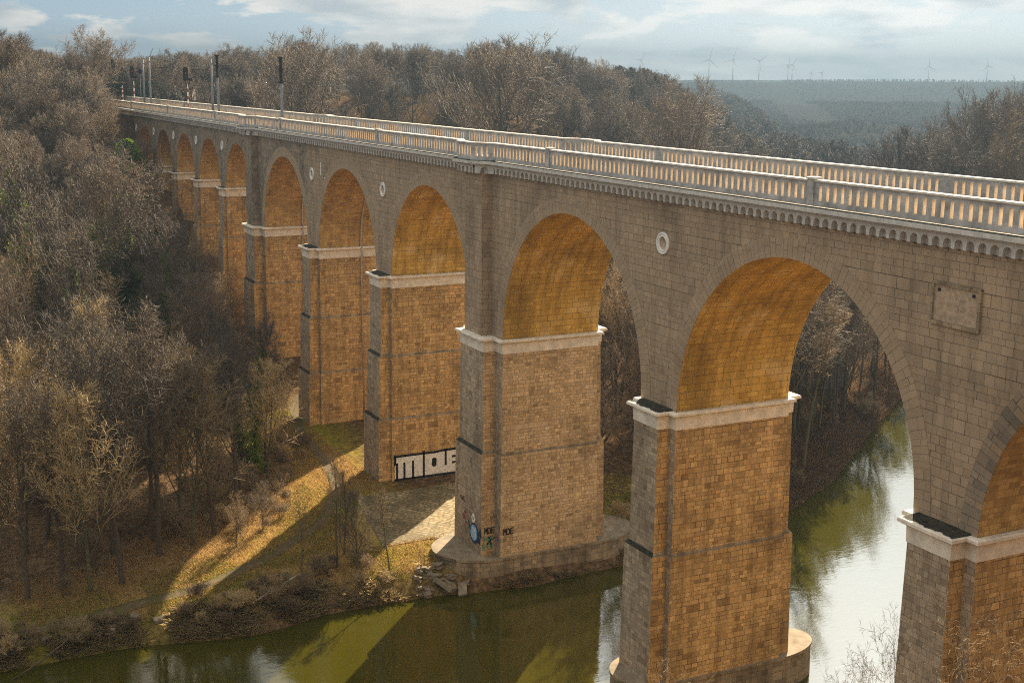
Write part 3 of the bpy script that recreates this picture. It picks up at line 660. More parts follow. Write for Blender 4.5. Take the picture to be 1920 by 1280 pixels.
for x_, z_, l_ in ((103.2, -5.4, 1.5), (101.7, -7.1, 1.6)): MB().box(x_-.12, x_+.12, .0, .03, z_-l_/2, z_+l_/2).build('gauge_strip', 'wpaint', via)
# graffiti : thin paint layers standing 4 mm off the stone, as parts of the piers
def paint_x(xf_, polys, mat, parent, name='graffiti', dep=.006, **k):
    g = MB()
    for P in polys: 
        for q, r_ in zip(P, P[1:]+P[:1]): g.face([(xf_, q[0], q[1]), (xf_, r_[0], r_[1]), (xf_-dep, r_[0], r_[1]), (xf_-dep, q[0], q[1])])
        g.face([(xf_-dep, a, b) for a, b in P])
    return g.build(name, mat, parent, **k)
def stroke2(pts, wd):
    out = []
    for (a, b), (c, d) in zip(pts, pts[1:]):
        l = math.hypot(c-a, d-b); ux, uz = (c-a)/l*wd/2, (d-b)/l*wd/2
        out.append([(a-ux-uz, b-uz+ux), (a-ux+uz, b-uz-ux), (c+ux+uz, d+uz-ux), (c+ux-uz, d+uz+ux)])
    return out

# big white block letters with black outlines at the foot of one pier (only the visible ones)
xb = 80.33-.06-.15-.15-.03; B_ = pz[4]; zt, zl = -34.4, -37.0
paint_x(xb, [[(.02, zl), (.02, zt), (-9.3, zt+.06), (-9.3, zl)]], 'wpaint', B_, 'graffiti', .008, label='white block lettering outlined in black at the pier foot')
lines = [[(.02, zt), (-1.2, zt+.03), (-3.3, zt+.02)], [(-3.3, zt+.18), (-3.3, zl)], [(.0, zt+.04), (.0, zt-.8), (-.22, zt-.85)], [(-.2, zt-.85), (-.2, zl)], [(-1.05, zt-.85), (-1.05, zl)], [(-2.05, zt-.75), (-2.05, zl)],
         [(-3.3, zt+.02), (-4.6, zt-.0), (-5.85, zt+.1)], [(-5.88, zt+.15), (-5.88, zt-1.5)], [(-5.88, zt+.1), (-7.6, zt+.1), (-9.3, zt+.12)], [(-6.75, zt-.72), (-9.2, zt-.7)], [(-6.75, zt-1.4), (-9.2, zt-1.35)], [(.0, zl+.03), (-3.3, zl+.02), (-9.2, zl+.02)]]
P_ = []
for l_ in lines: P_ += stroke2(l_, .25)
P_.append([(-4.25, zt-.75), (-4.42, zt-.6), (-4.62, zt-.6), (-4.8, zt-.75), (-4.8, zt-1.45), (-4.62, zt-1.62), (-4.42, zt-1.62), (-4.25, zt-1.45)])
paint_x(xb-.01, P_, 'black', B_, 'graffiti_outline', .007)
P_ = []
for k in range(2):
    for i in range(4): P_ += stroke2([(.1+i*.28, -35.0-k*.5), (.18+i*.28, -34.75-k*.5), (.28+i*.28, -35.05-k*.5)], .05)
paint_x(80.33+.72-.45, [[(a+.15, b) for a, b in q] for q in P_], 'black', B_, 'graffiti_tag', .006)
MOE = [[(0, 0), (.02, 1), (.22, .45), (.42, 1), (.46, 0)], [(.6, .1), (.58, .8), (.78, .95), (.98, .75), (.96, .15), (.76, .02), (.6, .1)], [(1.62, 1.0), (1.15, .92), (1.16, .05), (1.6, .1)], [(1.15, .5), (1.5, .55)]]
Cp = pz[3]
def moe(x_, y_, z_, s_, wd, mat='black'):
    P_ = []
    for l_ in MOE: P_ += stroke2([(y_-a*s_, z_+b*s_) for a, b in l_], wd)
    paint_x(x_, P_, mat, Cp, 'graffiti_tag', .006)
XM = 54-.06-.15-.035; moe(XM, -.1, -34.5, .58, .075)
XS = 54+1.4-.10-.34-.06; moe(XS, 1.22, -34.6, .58, .075)
P_ = []
rr_ = random.Random(2)
for i in range(16):
    a = rr_.uniform(.15, 1.25); b = rr_.uniform(-36.1, -35.0); P_ += stroke2([(a, b), (a+rr_.uniform(-.35, .35), b+rr_.uniform(.1, .45)), (a+rr_.uniform(-.3, .3), b-rr_.uniform(.1, .4))], .06)
paint_x(XS, P_, 'greenpaint', Cp, 'graffiti_tag', .006)
def paint_y(yf, polys, mat, name='graffiti_tag', off=0):
    g = MB()
    for P in polys:
        for q, r_ in zip(P, P[1:]+P[:1]): g.face([(q[0], yf, q[1]), (r_[0], yf, r_[1]), (r_[0], yf+.006+off, r_[1]), (q[0], yf+.006+off, q[1])])
        g.face([(a, yf+.006+off, b) for a, b in P])
    g.build(name, mat, Cp)
YF = 1.15+.10+.24+.10+.03
ell = lambda x_, z_, a, b, n=20, ir=0: [(x_+(a+ir*math.sin(5*k))*math.cos(2*math.pi*k/n), z_+(b+ir*math.cos(3*k))*math.sin(2*math.pi*k/n)) for k in range(n)]
paint_y(YF, [ell(56.3, -34.9, .95, .95, 24, .06)], 'navy', 'graffiti'); paint_y(YF, [ell(56.35, -34.85, .72, .74, 24, .05)], 'bluepaint', 'graffiti', .006)
paint_y(YF, sum([stroke2([(56.35+dx_, -35.3), (56.35+dx_*.8, -34.4)], .09) for dx_ in (-.4, -.13, .13, .4)], []), 'wpaint', 'graffiti', .012)
paint_y(YF, [ell(55.0, -34.5, .28, .5, 14, .08), ell(54.95+.3, -35.3, .22, .3, 14, .06)], 'navy'); paint_y(YF, [ell(56.45, -33.5, .42, .45, 8, .05)], 'wpaint'); paint_y(YF, stroke2([(56.25, -33.3), (56.5, -33.65), (56.7, -33.35)], .07), 'navy', 'graffiti_tag', .006)
paint_y(YF, stroke2([(58.6, -34.2), (58.3, -33.4), (58.8, -33.9), (58.1, -34.4), (58.6, -34.9)], .12), 'pink'); paint_y(YF, stroke2([(57.7, -34.4), (57.5, -34.1), (57.3, -34.5), (57.5, -34.7)], .12), 'tealpaint')
paint_y(YF, stroke2([(59.3, -32.2), (58.9, -32.5), (58.7, -32.1), (58.3, -32.6)], .09), 'black')
paint_y(.035+.16, [[(53.78, -36.4), (54.85, -36.4), (54.85, -35.0), (54.4, -34.7), (53.78, -34.9)]], 'tealpaint'); paint_y(.035+.16, stroke2([(53.9, -35.2), (54.3, -34.6), (54.7, -35.3), (54.2, -35.8)], .12), 'pink', 'graffiti_tag', .006)

# ------------------------------------------------------------------ bare trees
def rot_about(d, perp, ang): return d*np.cos(ang)[:, None]+perp*np.sin(ang)[:, None]
def perps(d, az):
    r = np.where(np.abs(d[:, 2:3]) < .9, np.array([[0, 0, 1.]]), np.array([[1., 0, 0]]))
    u = np.cross(d, r); u /= np.linalg.norm(u, axis=1)[:, None]; v = np.cross(d, u)
    return u*np.cos(az)[:, None]+v*np.sin(az)[:, None]
def grow_lines(P, D, Ln, k, wob, trop, g):
    n = len(P); out = np.zeros((n, k+1, 3)); out[:, 0] = P; D = D.copy()
    for i in range(k):
        D = D+g.normal(0, wob, (n, 3)); D[:, 2] += trop; D /= np.linalg.norm(D, axis=1)[:, None]
        out[:, i+1] = out[:, i]+D*(Ln/k)[:, None]
    return out
def tubes(Ls, R0, R1, s):
    n, k1, _ = Ls.shape; d = np.gradient(Ls, axis=1); d /= np.linalg.norm(d, axis=2)[..., None]+1e-9
    ref = np.where(np.abs(d[:, :1, 2:3]) < .8, np.array([0, 0, 1.]), np.array([1., 0, 0])); ref = np.broadcast_to(ref, d.shape)
    u = np.cross(d, ref); u /= np.linalg.norm(u, axis=2)[..., None]+1e-9; v = np.cross(d, u)
    t = np.linspace(0, 1, k1)[None, :]; r = R0[:, None]*(1-t)+R1[:, None]*t
    a = np.arange(s)*2*math.pi/s
    V = Ls[:, :, None, :]+r[..., None, None]*(u[:, :, None, :]*np.cos(a)[None, None, :, None]+v[:, :, None, :]*np.sin(a)[None, None, :, None])
    idx = np.arange(n*k1*s).reshape(n, k1, s); j = (np.arange(s)+1) % s
    F = np.stack([idx[:, :-1, :], idx[:, :-1, j], idx[:, 1:, j], idx[:, 1:, :]], -1).reshape(-1, 4)
    return V.reshape(-1, 3), F
def kids(Ls, Ln, R0, R1, m, t0, t1, amin, amax, ratio, g, rr=.6, taper=.55):
    n, k1, _ = Ls.shape; t = t0+(t1-t0)*(np.arange(m)[None, :]+g.random((n, m)))/m; t = np.clip(t, 0, .995)
    x = t*(k1-1); i = np.floor(x).astype(int); f = (x-i)[..., None]; I = np.arange(n)[:, None]
    P = Ls[I, i]*(1-f)+Ls[I, i+1]*f; d = Ls[I, i+1]-Ls[I, i]; d /= np.linalg.norm(d, axis=2)[..., None]
    d = d.reshape(-1, 3); az = (np.arange(m)[None, :]*2.4+g.random((n, 1))*6.3+g.normal(0, .4, (n, m))).ravel()
    pr_ = perps(d, az); ang = g.uniform(amin, amax, n*m); D = rot_about(d, pr_, ang)
    ln = (Ln[:, None]*ratio*(1-taper*(t-t0)/(t1-t0+1e-6))*g.uniform(.75, 1.2, (n, m))).ravel()
    r = ((R0[:, None]*(1-t)+R1[:, None]*t)*rr).ravel()
    return P.reshape(-1, 3), D, ln, r
def make_tree(seed, Ht, kind):
    g = np.random.default_rng(seed)
    K = dict(tall=dict(n1=15, t0=.34, a=(.28, .72), r1=.46, tr=.15, n2=6, n3=6, n4=4, rad=.012, tw=.030),
             broad=dict(n1=14, t0=.20, a=(.45, 1.05), r1=.66, tr=.12, n2=7, n3=6, n4=5, rad=.017, tw=.030),
             dense=dict(n1=20, t0=.16, a=(.35, .85), r1=.48, tr=.12, n2=6, n3=6, n4=4, rad=.011, tw=.032),
             sparse=dict(n1=9, t0=.55, a=(.4, 1.1), r1=.40, tr=.06, n2=4, n3=3, n4=2, rad=.005, tw=.010),
             shrub=dict(n1=12, t0=.02, a=(.3, 1.0), r1=.85, tr=.04, n2=6, n3=5, n4=4, rad=.009, tw=.014),
             pole=dict(n1=12, t0=.45, a=(.35, .75), r1=.28, tr=.14, n2=5, n3=5, n4=3, rad=.010, tw=.028),
             far=dict(n1=11, t0=.20, a=(.5, 1.0), r1=.50, tr=.09, n2=6, n3=10, n4=0, rad=.016, tw=.055),
             mist=dict(n1=14, t0=.10, a=(.5, 1.0), r1=.46, tr=.09, n2=8, n3=12, n4=0, rad=.02, tw=.13))[kind]
    lean = g.normal(0, .05, 3); lean[2] = 1; lean /= np.linalg.norm(lean)
    nst = 1 if kind in ('tall', 'pole', 'far', 'mist') else (3 if kind == 'shrub' else g.integers(1, 3))
    P = np.zeros((nst, 3)); D = np.tile(lean, (nst, 1)); P[:, :2] += g.normal(0, .02*Ht if nst > 1 else 0, (nst, 2)); D[:, :2] += g.normal(0, .13 if nst > 1 else 0, (nst, 2))
    Ln = np.full(nst, Ht*(.86 if kind != 'broad' else .72))*g.uniform(.88, 1, nst); Ln[0] = Ht*(.86 if kind != 'broad' else .72)
    R0 = np.full(nst, Ht*K['rad']/(1 if nst == 1 else 1.3)); R1 = R0*.16
    l0 = grow_lines(P, D, Ln, 9, .05, .02, g); l0[:, 0, 2] -= .6
    parts_t = [tubes(l0, R0, R1, 7)]
    P, D, Ln, r = kids(l0, Ln, R0, R1, K['n1'], K['t0'], 1., *K['a'], K['r1'], g, .48, .55)
    l1 = grow_lines(P, D, Ln, 6, .12, K['tr'], g); R0b, R1b = r, r*.25; parts_t.append(tubes(l1, R0b, R1b, 5))
    P, D, Ln2, r = kids(l1, Ln, R0b, R1b, K['n2'], .2, 1., .3, .8, .56, g, .6, .4)
    l2 = grow_lines(P, D, Ln2, 4, .13, .13, g); parts_c = [tubes(l2, r, r*.35, 3 if kind != 'broad' else 4)]
    R0c, R1c = r, r*.35
    P, D, Ln3, r = kids(l2, Ln2, R0c, R1c, K['n3'], .12, 1., .3, .9, .55, g, .7, .35)
    r = np.maximum(r, K['tw']*.8); l3 = grow_lines(P, D, Ln3, 3 if kind != 'far' else 2, .15, .09, g); parts_c.append(tubes(l3, r, r*.45, 3))
    if K['n4']:
        P, D, Ln4, r4 = kids(l3, Ln3, r, r*.45, K['n4'], .1, 1., .4, 1.1, .62, g, .8, .3)
        Ln4 = np.maximum(Ln4, .03*Ht); r4 = np.maximum(r4*0, K['tw']*.62); l4 = grow_lines(P, D, Ln4, 2, .2, .04, g); parts_c.append(tubes(l4, r4, r4*.35, 3))
    def cat(ps):
        V, F, n = [], [], 0
        for v, f in ps: V.append(v); F.append(f+n); n += len(v)
        return np.concatenate(V), np.concatenate(F)
    return cat(parts_t), cat(parts_c), l0, l1
PR = {}
def proto(key, seed, Ht, kind, bark='bark', twig='twig', ivy=0):
    (tv, tf), (cv, cf), l0, l1 = make_tree(seed, Ht, kind)
    top = np.percentile(cv[:, 2], 99.7); s = Ht/top
    mt = npmesh_data('trunk', tv*s, tf, bark, True); mc = npmesh_data('crown', cv*s, cf, twig)
    iv = None
    if ivy:
        g = np.random.default_rng(seed+5); pts = []
        for l in l0: pts.append(np.stack([np.interp(g.random(2600)*ivy, np.linspace(0, 1, len(l)), l[:, c]) for c in range(3)], 1)) if False else None
        pts = []
        for l in l0:
            t = g.random(3200)*ivy; q = np.stack([np.interp(t, np.linspace(0, 1, len(l)), l[:, c]) for c in range(3)], 1); pts.append(q+g.normal(0, .55, q.shape)*np.array([1, 1, .8])*(1.15-t)[:, None])
        for l in l1[:7]:
            t = g.random(330)*.5; q = np.stack([np.interp(t, np.linspace(0, 1, len(l)), l[:, c]) for c in range(3)], 1); pts.append(q+g.normal(0, .30, q.shape))
        iv = leaves(np.concatenate(pts)*s, .24, g, 'ivy', 'ivy')
    PR[key] = (mt, mc, iv, Ht)
def npmesh_data(name, V, F, mat, sm=False):
    o = npmesh(name, V, F, mat, None, sm); me = o.data; bpy.data.objects.remove(o); return me
def leaves(P, size, g, name, mat):
    n = len(P); a = g.normal(0, 1, (n, 3)); a /= np.linalg.norm(a, axis=1)[:, None]; b = np.cross(a, g.normal(0, 1, (n, 3))); b /= np.linalg.norm(b, axis=1)[:, None]
    sz = size*g.uniform(.6, 1.3, (n, 1)); V = np.stack([P-a*sz*.6, P+b*sz*.45, P+a*sz*.7, P-b*sz*.45], 1).reshape(-1, 3)
    return npmesh_data(name, V, np.arange(4*n).reshape(n, 4), mat)
for i in range(3): proto(('tall', i), 20+i, 22, 'tall', 'bark', 'twig' if i == 0 else 'twig_grey')
for i in range(3): proto(('dense', i), 40+i, 17, 'dense', 'bark_green', ['twig_gold', 'twig_grey', 'twig'][i])
for i in range(2): proto(('broad', i), 60+i, 17, 'broad', 'bark', 'twig_grey')
for i in range(2): proto(('pole', i), 80+i, 20, 'pole', 'bark_green', 'twig')
for i in range(2): proto(('ivied', i), 90+i, 18, 'tall', 'bark_green', 'twig_grey', .95)
for i in range(3): proto(('shrub', i), 100+i, 3.0, 'shrub', 'bark', 'shrub' if i else 'twig_gold')
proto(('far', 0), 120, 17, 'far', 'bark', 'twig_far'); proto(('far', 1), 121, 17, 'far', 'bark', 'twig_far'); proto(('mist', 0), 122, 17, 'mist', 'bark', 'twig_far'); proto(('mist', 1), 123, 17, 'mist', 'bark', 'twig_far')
def put(key, x_, y_, Ht, rz, name, label, cat, group=None, tilt=0, wide=1, z_=None):
    mt, mc, iv, h0 = PR[key]; s = Ht/h0
    z0 = float(H(np.array([x_]), np.array([y_]))[0]) if z_ is None else z_
    r = empty(name, (x_, y_, z0), rz, label=label, cat=cat, group=group); r.rotation_euler.x = tilt; r.scale = (s*wide, s*wide, s)
    for nm, me in (('trunk' if key[0] != 'shrub' else 'stems', mt), ('crown' if key[0] != 'shrub' else 'twigs', mc), ('ivy', iv)):
        if me: o = bpy.data.objects.new(nm, me); C.objects.link(o); o.parent = r
    return r
SKY = np.array([(-200, 60), (0, 72), (60, 86), (100, 98), (215, 98), (235, 108), (300, 98), (340, 92), (380, 96), (430, 90), (500, 92), (525, 72), (560, 62), (600, 78), (640, 76), (700, 76), (760, 70), (820, 86), (850, 90), (920, 70), (960, 76), (1010, 96), (1040, 82), (1080, 100), (1150, 118), (1230, 128), (1260, 155), (1300, 152), (1370, 172), (1420, 200), (1450, 236), (1500, 252), (1560, 262), (1640, 280), (1700, 292), (1745, 290), (1780, 225), (1830, 196), (1880, 165), (1920, 155), (2100, 130)], float)
skyl = lambda x_: float(np.interp(x_, SKY[:, 0], SKY[:, 1]))
# image-left wood must not grow over the viaduct: edge of the wood as planted
EDGE = np.array([(60, -400), (195, 120), (245, 195), (290, 300), (325, 400), (430, 480), (470, 560), (540, 650), (600, 700), (640, 760), (720, 900), (760, 2000)], float)   # px, py: trees left of this
def top_limit(x_, y_, z0, Ht, front):
    """tallest height (<= Ht) for which the crown keeps to the skyline / the edge of the wood"""
    for k in range(12):
        px, py, d = px_of((x_, y_, z0+Ht))
        ok = py > skyl(px)-4
        if front:
            hw = .20*Ht*FPX/d; ex = np.interp(py, EDGE[:, 1], EDGE[:, 0]); ok = ok and px+hw < ex
        if ok: return Ht
        Ht *= .9
    return 0
def in_view(x_, y_, m=120):
    px, py, d = px_of((x_, y_, -20)); return d > 20 and -m < px < 1920+m
def river_u(x_, y_): return float(sdist(np.array([x_]), np.array([y_]), LB, 1)[0]), float(sdist(np.array([x_]), np.array([y_]), RB, -1)[0])
placed = []
def free(x_, y_, dmin):
    for a, b in placed:
        if (a-x_)**2+(b-y_)**2 < dmin*dmin: return False
    placed.append((x_, y_)); return True
# wood left of the viaduct
g = random.Random(5); nleft = 0; edgeX = lambda y_: np.interp(y_, [4, 5.5, 13, 21, 24, 28, 32, 36, 90], [124, 103, 85, 73, 70.5, 67.5, 63.5, 62.5, 62])
cand = [(62.8, 34.1), (63.2, 31.4), (67.9, 27.3), (69.4, 24.1), (71.4, 21.6), (76, 18.4), (83.7, 13), (66, 36), (64, 39), (63.5, 44), (70, 31), (72, 27), (75, 24), (79, 17), (88, 12)]
for _ in range(9000):
    if nleft >= 128: break
    if cand: x_, y_ = cand.pop(0); forced = True
    else: x_ = g.uniform(60, 260); y_ = g.uniform(3.5, 95); forced = False
    if not forced and (x_ < edgeX(y_) or not in_view(x_, y_) or (y_ < 9 and x_ < 112)): continue
    xp = x_+1.052*(y_+5)
    if not forced and 103.5 < xp < 122.5 and y_ < 30 and g.random() < .95: continue
    if not free(x_, y_, 2.0 if forced else 3.4+max(0, x_-100)*.022): continue
    z0 = float(H(np.array([x_]), np.array([y_]))[0])
    k = g.choices(['tall', 'dense', 'pole', 'ivied', 'broad'], [4, 5, 2, 1.2 if y_ < 45 else .3, 1.2])[0]; i = g.randrange(3 if k in ('tall', 'dense') else 2)
    if x_ < 100 and g.random() < .4: k, i = 'dense', 0
    if forced: k = 'tall' if nleft % 3 else 'dense'; i = nleft % 3
    Ht = {'tall': 23, 'dense': 18, 'pole': 20, 'ivied': 18, 'broad': 18}[k]*g.uniform(.8, 1.12)*(1 if x_ < 140 else .85)
    h2 = top_limit(x_, y_, z0, Ht, True)
    if h2 < 6:
        continue
    iv = k == 'ivied'
    put((k, i), x_, y_, h2, g.uniform(0, 6.28), 'ivied_tree' if iv else 'bare_tree', 'leafless tree with green ivy on its trunk in the wood left of the viaduct' if iv else ('greenish-gold twigged leafless tree in the wood left of the viaduct' if (k, i) == ('dense', 0) else 'brown leafless tree in the dense wood left of the viaduct'), 'tree',
        'ivy-clad trees left of the viaduct' if iv else ('golden twigged trees left of the viaduct' if (k, i) == ('dense', 0) else 'bare trees of the wood left of the viaduct'), g.uniform(-.05, .05), g.uniform(.85, 1.15))
    nleft += 1
# wood behind the viaduct
nb_ = 0
for _ in range(14000):
    if nb_ >= 112: break
    if nb_ < 82: x_ = g.uniform(56, 135); y_ = g.uniform(-80, -14)
    else: x_ = g.uniform(110, 330); y_ = g.uniform(-190, -14)
    u, v = river_u(x_, y_)
    if u < 2.5 or not in_view(x_, y_, 60): continue
    if nb_ < 82 and u < 6 and g.random() < .5: continue
    if x_ < 78 and y_ > -20: continue
    if not free(x_, y_, 2.6 if nb_ < 82 else 6): continue
    z0 = float(H(np.array([x_]), np.array([y_]))[0]); k = g.choices(['tall', 'dense', 'pole', 'broad'], [5, 3, 3, 2] if nb_ < 82 else [5, 2.5, 1, 3])[0]; i = g.randrange(3 if k in ('tall', 'dense') else 2)
    Ht = {'tall': 22, 'dense': 18, 'pole': 20, 'broad': 18}[k]*g.uniform(.85, 1.2)
    if k == 'dense' and i == 0: i = 1
    if k == 'broad' and g.random() < .6: i = 1
    h2 = top_limit(x_, y_, z0, Ht, False)
    if h2 < 8: continue
    for _k in range(10):                                     # keep the light lanes through the three arches over the meadow open
        q_ = (YB-y_); xp = x_-1.052*q_; zp = z0+h2-.566*q_/.689
        if not (58 < xp < 131) or zp < -34: break
        h2 *= .85
    if h2 < 7: continue
    near = nb_ < 82
    put((k, i), x_, y_, h2, g.uniform(0, 6.28), 'bare_tree', 'leafless tree on the wooded slope seen through the big arches' if near else 'leafless tree on the wooded hill behind the viaduct', 'tree', 'bare trees on the bank behind the arches' if near else 'bare trees on the hill behind the viaduct', 0, g.uniform(.9, 1.15)); nb_ += 1
def at_px(px, py_top, d, key, name, label, cat, wide=1, grp=None):
    """a single tree: distance d along the view, crown top reaching the given height"""
    r_ = Fd+Rc*(px-960)/FPX-Uc*(py_top-640)/FPX; P = CAM+r_*d; z0 = float(H(np.array([P[0]]), np.array([P[1]]))[0])
    return put(key, P[0], P[1], max(6, P[2]-z0), g.uniform(0, 6), name, label, cat, grp, 0, wide, z0)
at_px(160, 49, 262, ('broad', 0), 'bare_tree', 'big round-crowned bare tree standing out above the wood at the upper left', 'tree', .95)
at_px(30, 55, 240, ('broad', 1), 'bare_tree', 'broad dark bare tree on the skyline in the upper left corner', 'tree', 1.1)
at_px(555, 56, 268, ('broad', 0), 'bare_tree', 'tall bare tree with golden lit top directly behind the lone catenary mast', 'tree', 1)
at_px(925, 68, 250, ('broad', 1), 'bare_tree', 'wide bare tree at the top of the ridge behind the middle of the viaduct', 'tree', 1)
at_px(450, 82, 380, ('broad', 1), 'bare_tree', 'small round bare tree on the skyline left of the lone catenary mast', 'tree', 1)
at_px(1298, 146, 265, ('broad', 0), 'bare_tree', 'spreading dark bare tree at the right end of the wooded ridge', 'tree', 1)
at_px(1698, 234, 265, ('broad', 1), 'bare_tree', 'solitary round bare tree just above the parapet in front of the misty valley', 'tree', .8)
for j, (px, py, d) in enumerate([(1775, 215, 300), (1812, 222, 290), (1845, 190, 285), (1880, 168, 270), (1915, 152, 262), (1950, 150, 268), (1895, 205, 250), (1790, 262, 250), (1862, 232, 320), (1930, 190, 300), (1760, 265, 330)]):
    at_px(px, py, d, [('tall', 1), ('broad', 1), ('tall', 0), ('broad', 1)][j % 4], 'bare_tree', 'tall dark bare tree in the stand at the right edge above the parapet', 'tree', .8, 'dark bare trees at the right edge')
for j, (px, py, d) in enumerate([(150, 285, 168), (205, 285, 165), (238, 300, 172), (228, 345, 158), (60, 230, 175), (25, 300, 160), (120, 350, 150), (300, 395, 150), (180, 395, 140), (470, 590, 136), (445, 575, 140)]):
    at_px(px, py, d, ('ivied', j % 2), 'ivied_tree', 'ivy-green leafless tree on the slope of the left wood', 'tree', .9, 'ivy-green trees on the left slope')
# evergreens near the far end of the viaduct
for want, fx, fy, u0, u1, keys, hh_, lab, grp in ((34, (58, 112), (-84, -36), 1.6, 17, [('tall', 0), ('pole', 0), ('tall', 2), ('pole', 1)], (15, 23), 'leafless tree standing at the water edge seen through the largest arch', 'bare trees at the water edge behind the arches'),
                             (24, (64, 98), (-48, -17), 8, 60, [('pole', 0), ('pole', 1), ('tall', 0)], (15, 22), 'slender leafless tree seen through the narrow gap beside the grouped river pier', 'slender bare trees behind the grouped river pier')):
    k_ = 0
    for _ in range(4000):
        if k_ >= want: break
        x_, y_ = g.uniform(*fx), g.uniform(*fy); u = river_u(x_, y_)[0]
        if not u0 < u < u1 or not in_view(x_, y_, 30) or not free(x_, y_, 1.7): continue
        z0 = float(H(np.array([x_]), np.array([y_]))[0]); h2 = g.uniform(*hh_); q_ = YB-y_; xp = x_-1.052*q_
        while 58 < xp < 131 and z0+h2-.566*q_/.689 > -34 and h2 > 5: h2 *= .85
        if h2 < 7: continue
        put(g.choice(keys), x_, y_, h2, g.uniform(0, 6), 'bare_tree', lab, 'tree', grp, g.uniform(-.1, .1), g.uniform(.8, 1.1)); k_ += 1
def pxy(px, d): r_ = Fd+Rc*(px-960)/FPX; r_ = r_[:2]/np.hypot(*r_[:2]); return tuple(CAM[:2]+r_*d)
def evergreen(x_, y_, Ht, wd, label, mat='needles', cone=True, seed=0, group=None, name='evergreen_tree'):
    g2 = np.random.default_rng(seed); z0 = float(H(np.array([x_]), np.array([y_]))[0]); r = empty(name, (x_, y_, z0), 0, label=label, cat='tree', group=group)
    l = np.array([[[0, 0, -.5], [0, 0, Ht*.5], [0, 0, Ht*.95]]]); v, f = tubes(l, np.array([Ht*.02]), np.array([.03]), 6); npmesh('trunk', v, f, 'bark', r, True)
    n = 9000; t = g2.random(n)**.8; rad = wd*((1-t)*.95+.05 if cone else np.sqrt(np.clip(1-(2*t-1)**2, 0, 1))*.9+.1)
    a = g2.random(n)*6.283; lump = 1+.28*np.sin(a*3+t*9+seed)+.2*np.sin(a*7-t*23); q = rad*lump*g2.random(n)**.35
    P = np.stack([q*np.cos(a), q*np.sin(a), Ht*(.08+.92*t)], 1); me = leaves(P, .34, g2, 'crown', mat); o = bpy.data.objects.new('crown', me); C.objects.link(o); o.parent = r
evergreen(180, 8.5, 12, 2.2, 'dark ivy-green bushy tree leaning at the wood edge beside the far arches', 'ivy', False, 1)
evergreen(*pxy(312, 330), 8, 5.5, 'rounded dark evergreen bush beyond the far end of the parapet', 'needles', False, 2)
evergreen(*pxy(371, 275), 8.5, 2.6, 'yellow-green leafy tree behind the parapet right of the railway signal', 'ivy', False, 3)
evergreen(*pxy(238, 330), 12, 2.4, 'slim dark conifer at the wood edge behind the railway signals', 'needles', True, 4)
evergreen(*pxy(438, 262), 6.5, 3.2, 'low dark green bush behind the parapet between two catenary masts', 'ivy', False, 5)
put(('ivied', 1), 146, 7.0, 15, 1, 'ivied_tree', 'narrow tree wrapped in dark ivy in front of the small arches', 'tree', None, .05, .7)
put(('ivied', 0), 131, 8.0, 14, 2, 'ivied_tree', 'ivy-covered leaning tree at the foot of the grouped pier', 'tree', None, -.12, .7)
# shrubs
def shrub_field(n, fx, fy, cond, hlo, hhi, label, group, dmin=1.6, keys=(0, 1, 2)):
    k = 0
    for _ in range(n*40):
        if k >= n: break
        x_, y_ = g.uniform(*fx), g.uniform(*fy)
        if not cond(x_, y_) or not in_view(x_, y_, 40) or not free(x_, y_, dmin): continue
        put(('shrub', g.choice(keys)), x_, y_, g.uniform(hlo, hhi), g.uniform(0, 6.28), 'shrub', label, 'shrub', group, 0, g.uniform(1., 1.5)); k += 1
bank = lambda x_, y_: river_u(x_, y_)[0]
shrub_field(27, (53, 62.5), (6, 27), lambda x_, y_: .8 < bank(x_, y_) < 5.2 and math.hypot(x_-57, y_-4) > 6, .6, 2.1, 'reddish bare shrub on the near edge of the bank between path and water', 'shrubs along the river bank', .9)
shrub_field(9, (53, 60), (27, 50), lambda x_, y_: .8 < bank(x_, y_) < 3.0, 1.0, 2.2, 'bare shrub on the bank at the lower left below the path', 'shrubs at the lower left bank', 1.2)
shrub_field(60, (62, 125), (5, 60), lambda x_, y_: x_ > edgeX(y_)-1.5, 1.5, 4, 'bare undergrowth shrub under the trees left of the viaduct', 'undergrowth shrubs in the left wood', 2.0)
shrub_field(26, (70, 102), (6, 22), lambda x_, y_: edgeX(y_)-9 < x_ < edgeX(y_)+1 and dpoly(x_, y_, PATH) > 2.0, 1.0, 2.4, 'twiggy shrub on the leaf-covered slope beside the path', 'shrubs beside the path', 1.8)
shrub_field(60, (54, 120), (-75, -14), lambda x_, y_: bank(x_, y_) > .8, 1.5, 3.6, 'bare shrub on the brown bank behind the arches', 'shrubs on the bank behind the arches', 1.8)
shrub_field(26, (95, 150), (1.5, 9), lambda x_, y_: dpoly(x_, y_, PATH) > 2.2, 2, 5, 'bushy bare shrub at the foot of the left-hand piers', 'shrubs at the feet of the left piers', 1.6)
# saplings on the bank between path and water
for j, (x_, y_, h_, k) in enumerate([(59.2, 13.6, 10.5, ('pole', 0)), (57.2, 12.6, 8, ('dense', 1)), (61.5, 12.2, 8, ('pole', 1)), (57.4, 17.5, 7.5, ('pole', 0)), (64.5, 11.5, 7, ('pole', 1)), (56.8, 9.6, 7.5, ('pole', 1)), (67.5, 20.5, 5.5, ('dense', 2)), (71, 17, 5, ('dense', 1))]):
    put(k, x_, y_, h_, j*1.3, 'sapling', 'thin young bare tree on the open bank between the wood and the river', 'tree', 'young trees on the open bank')
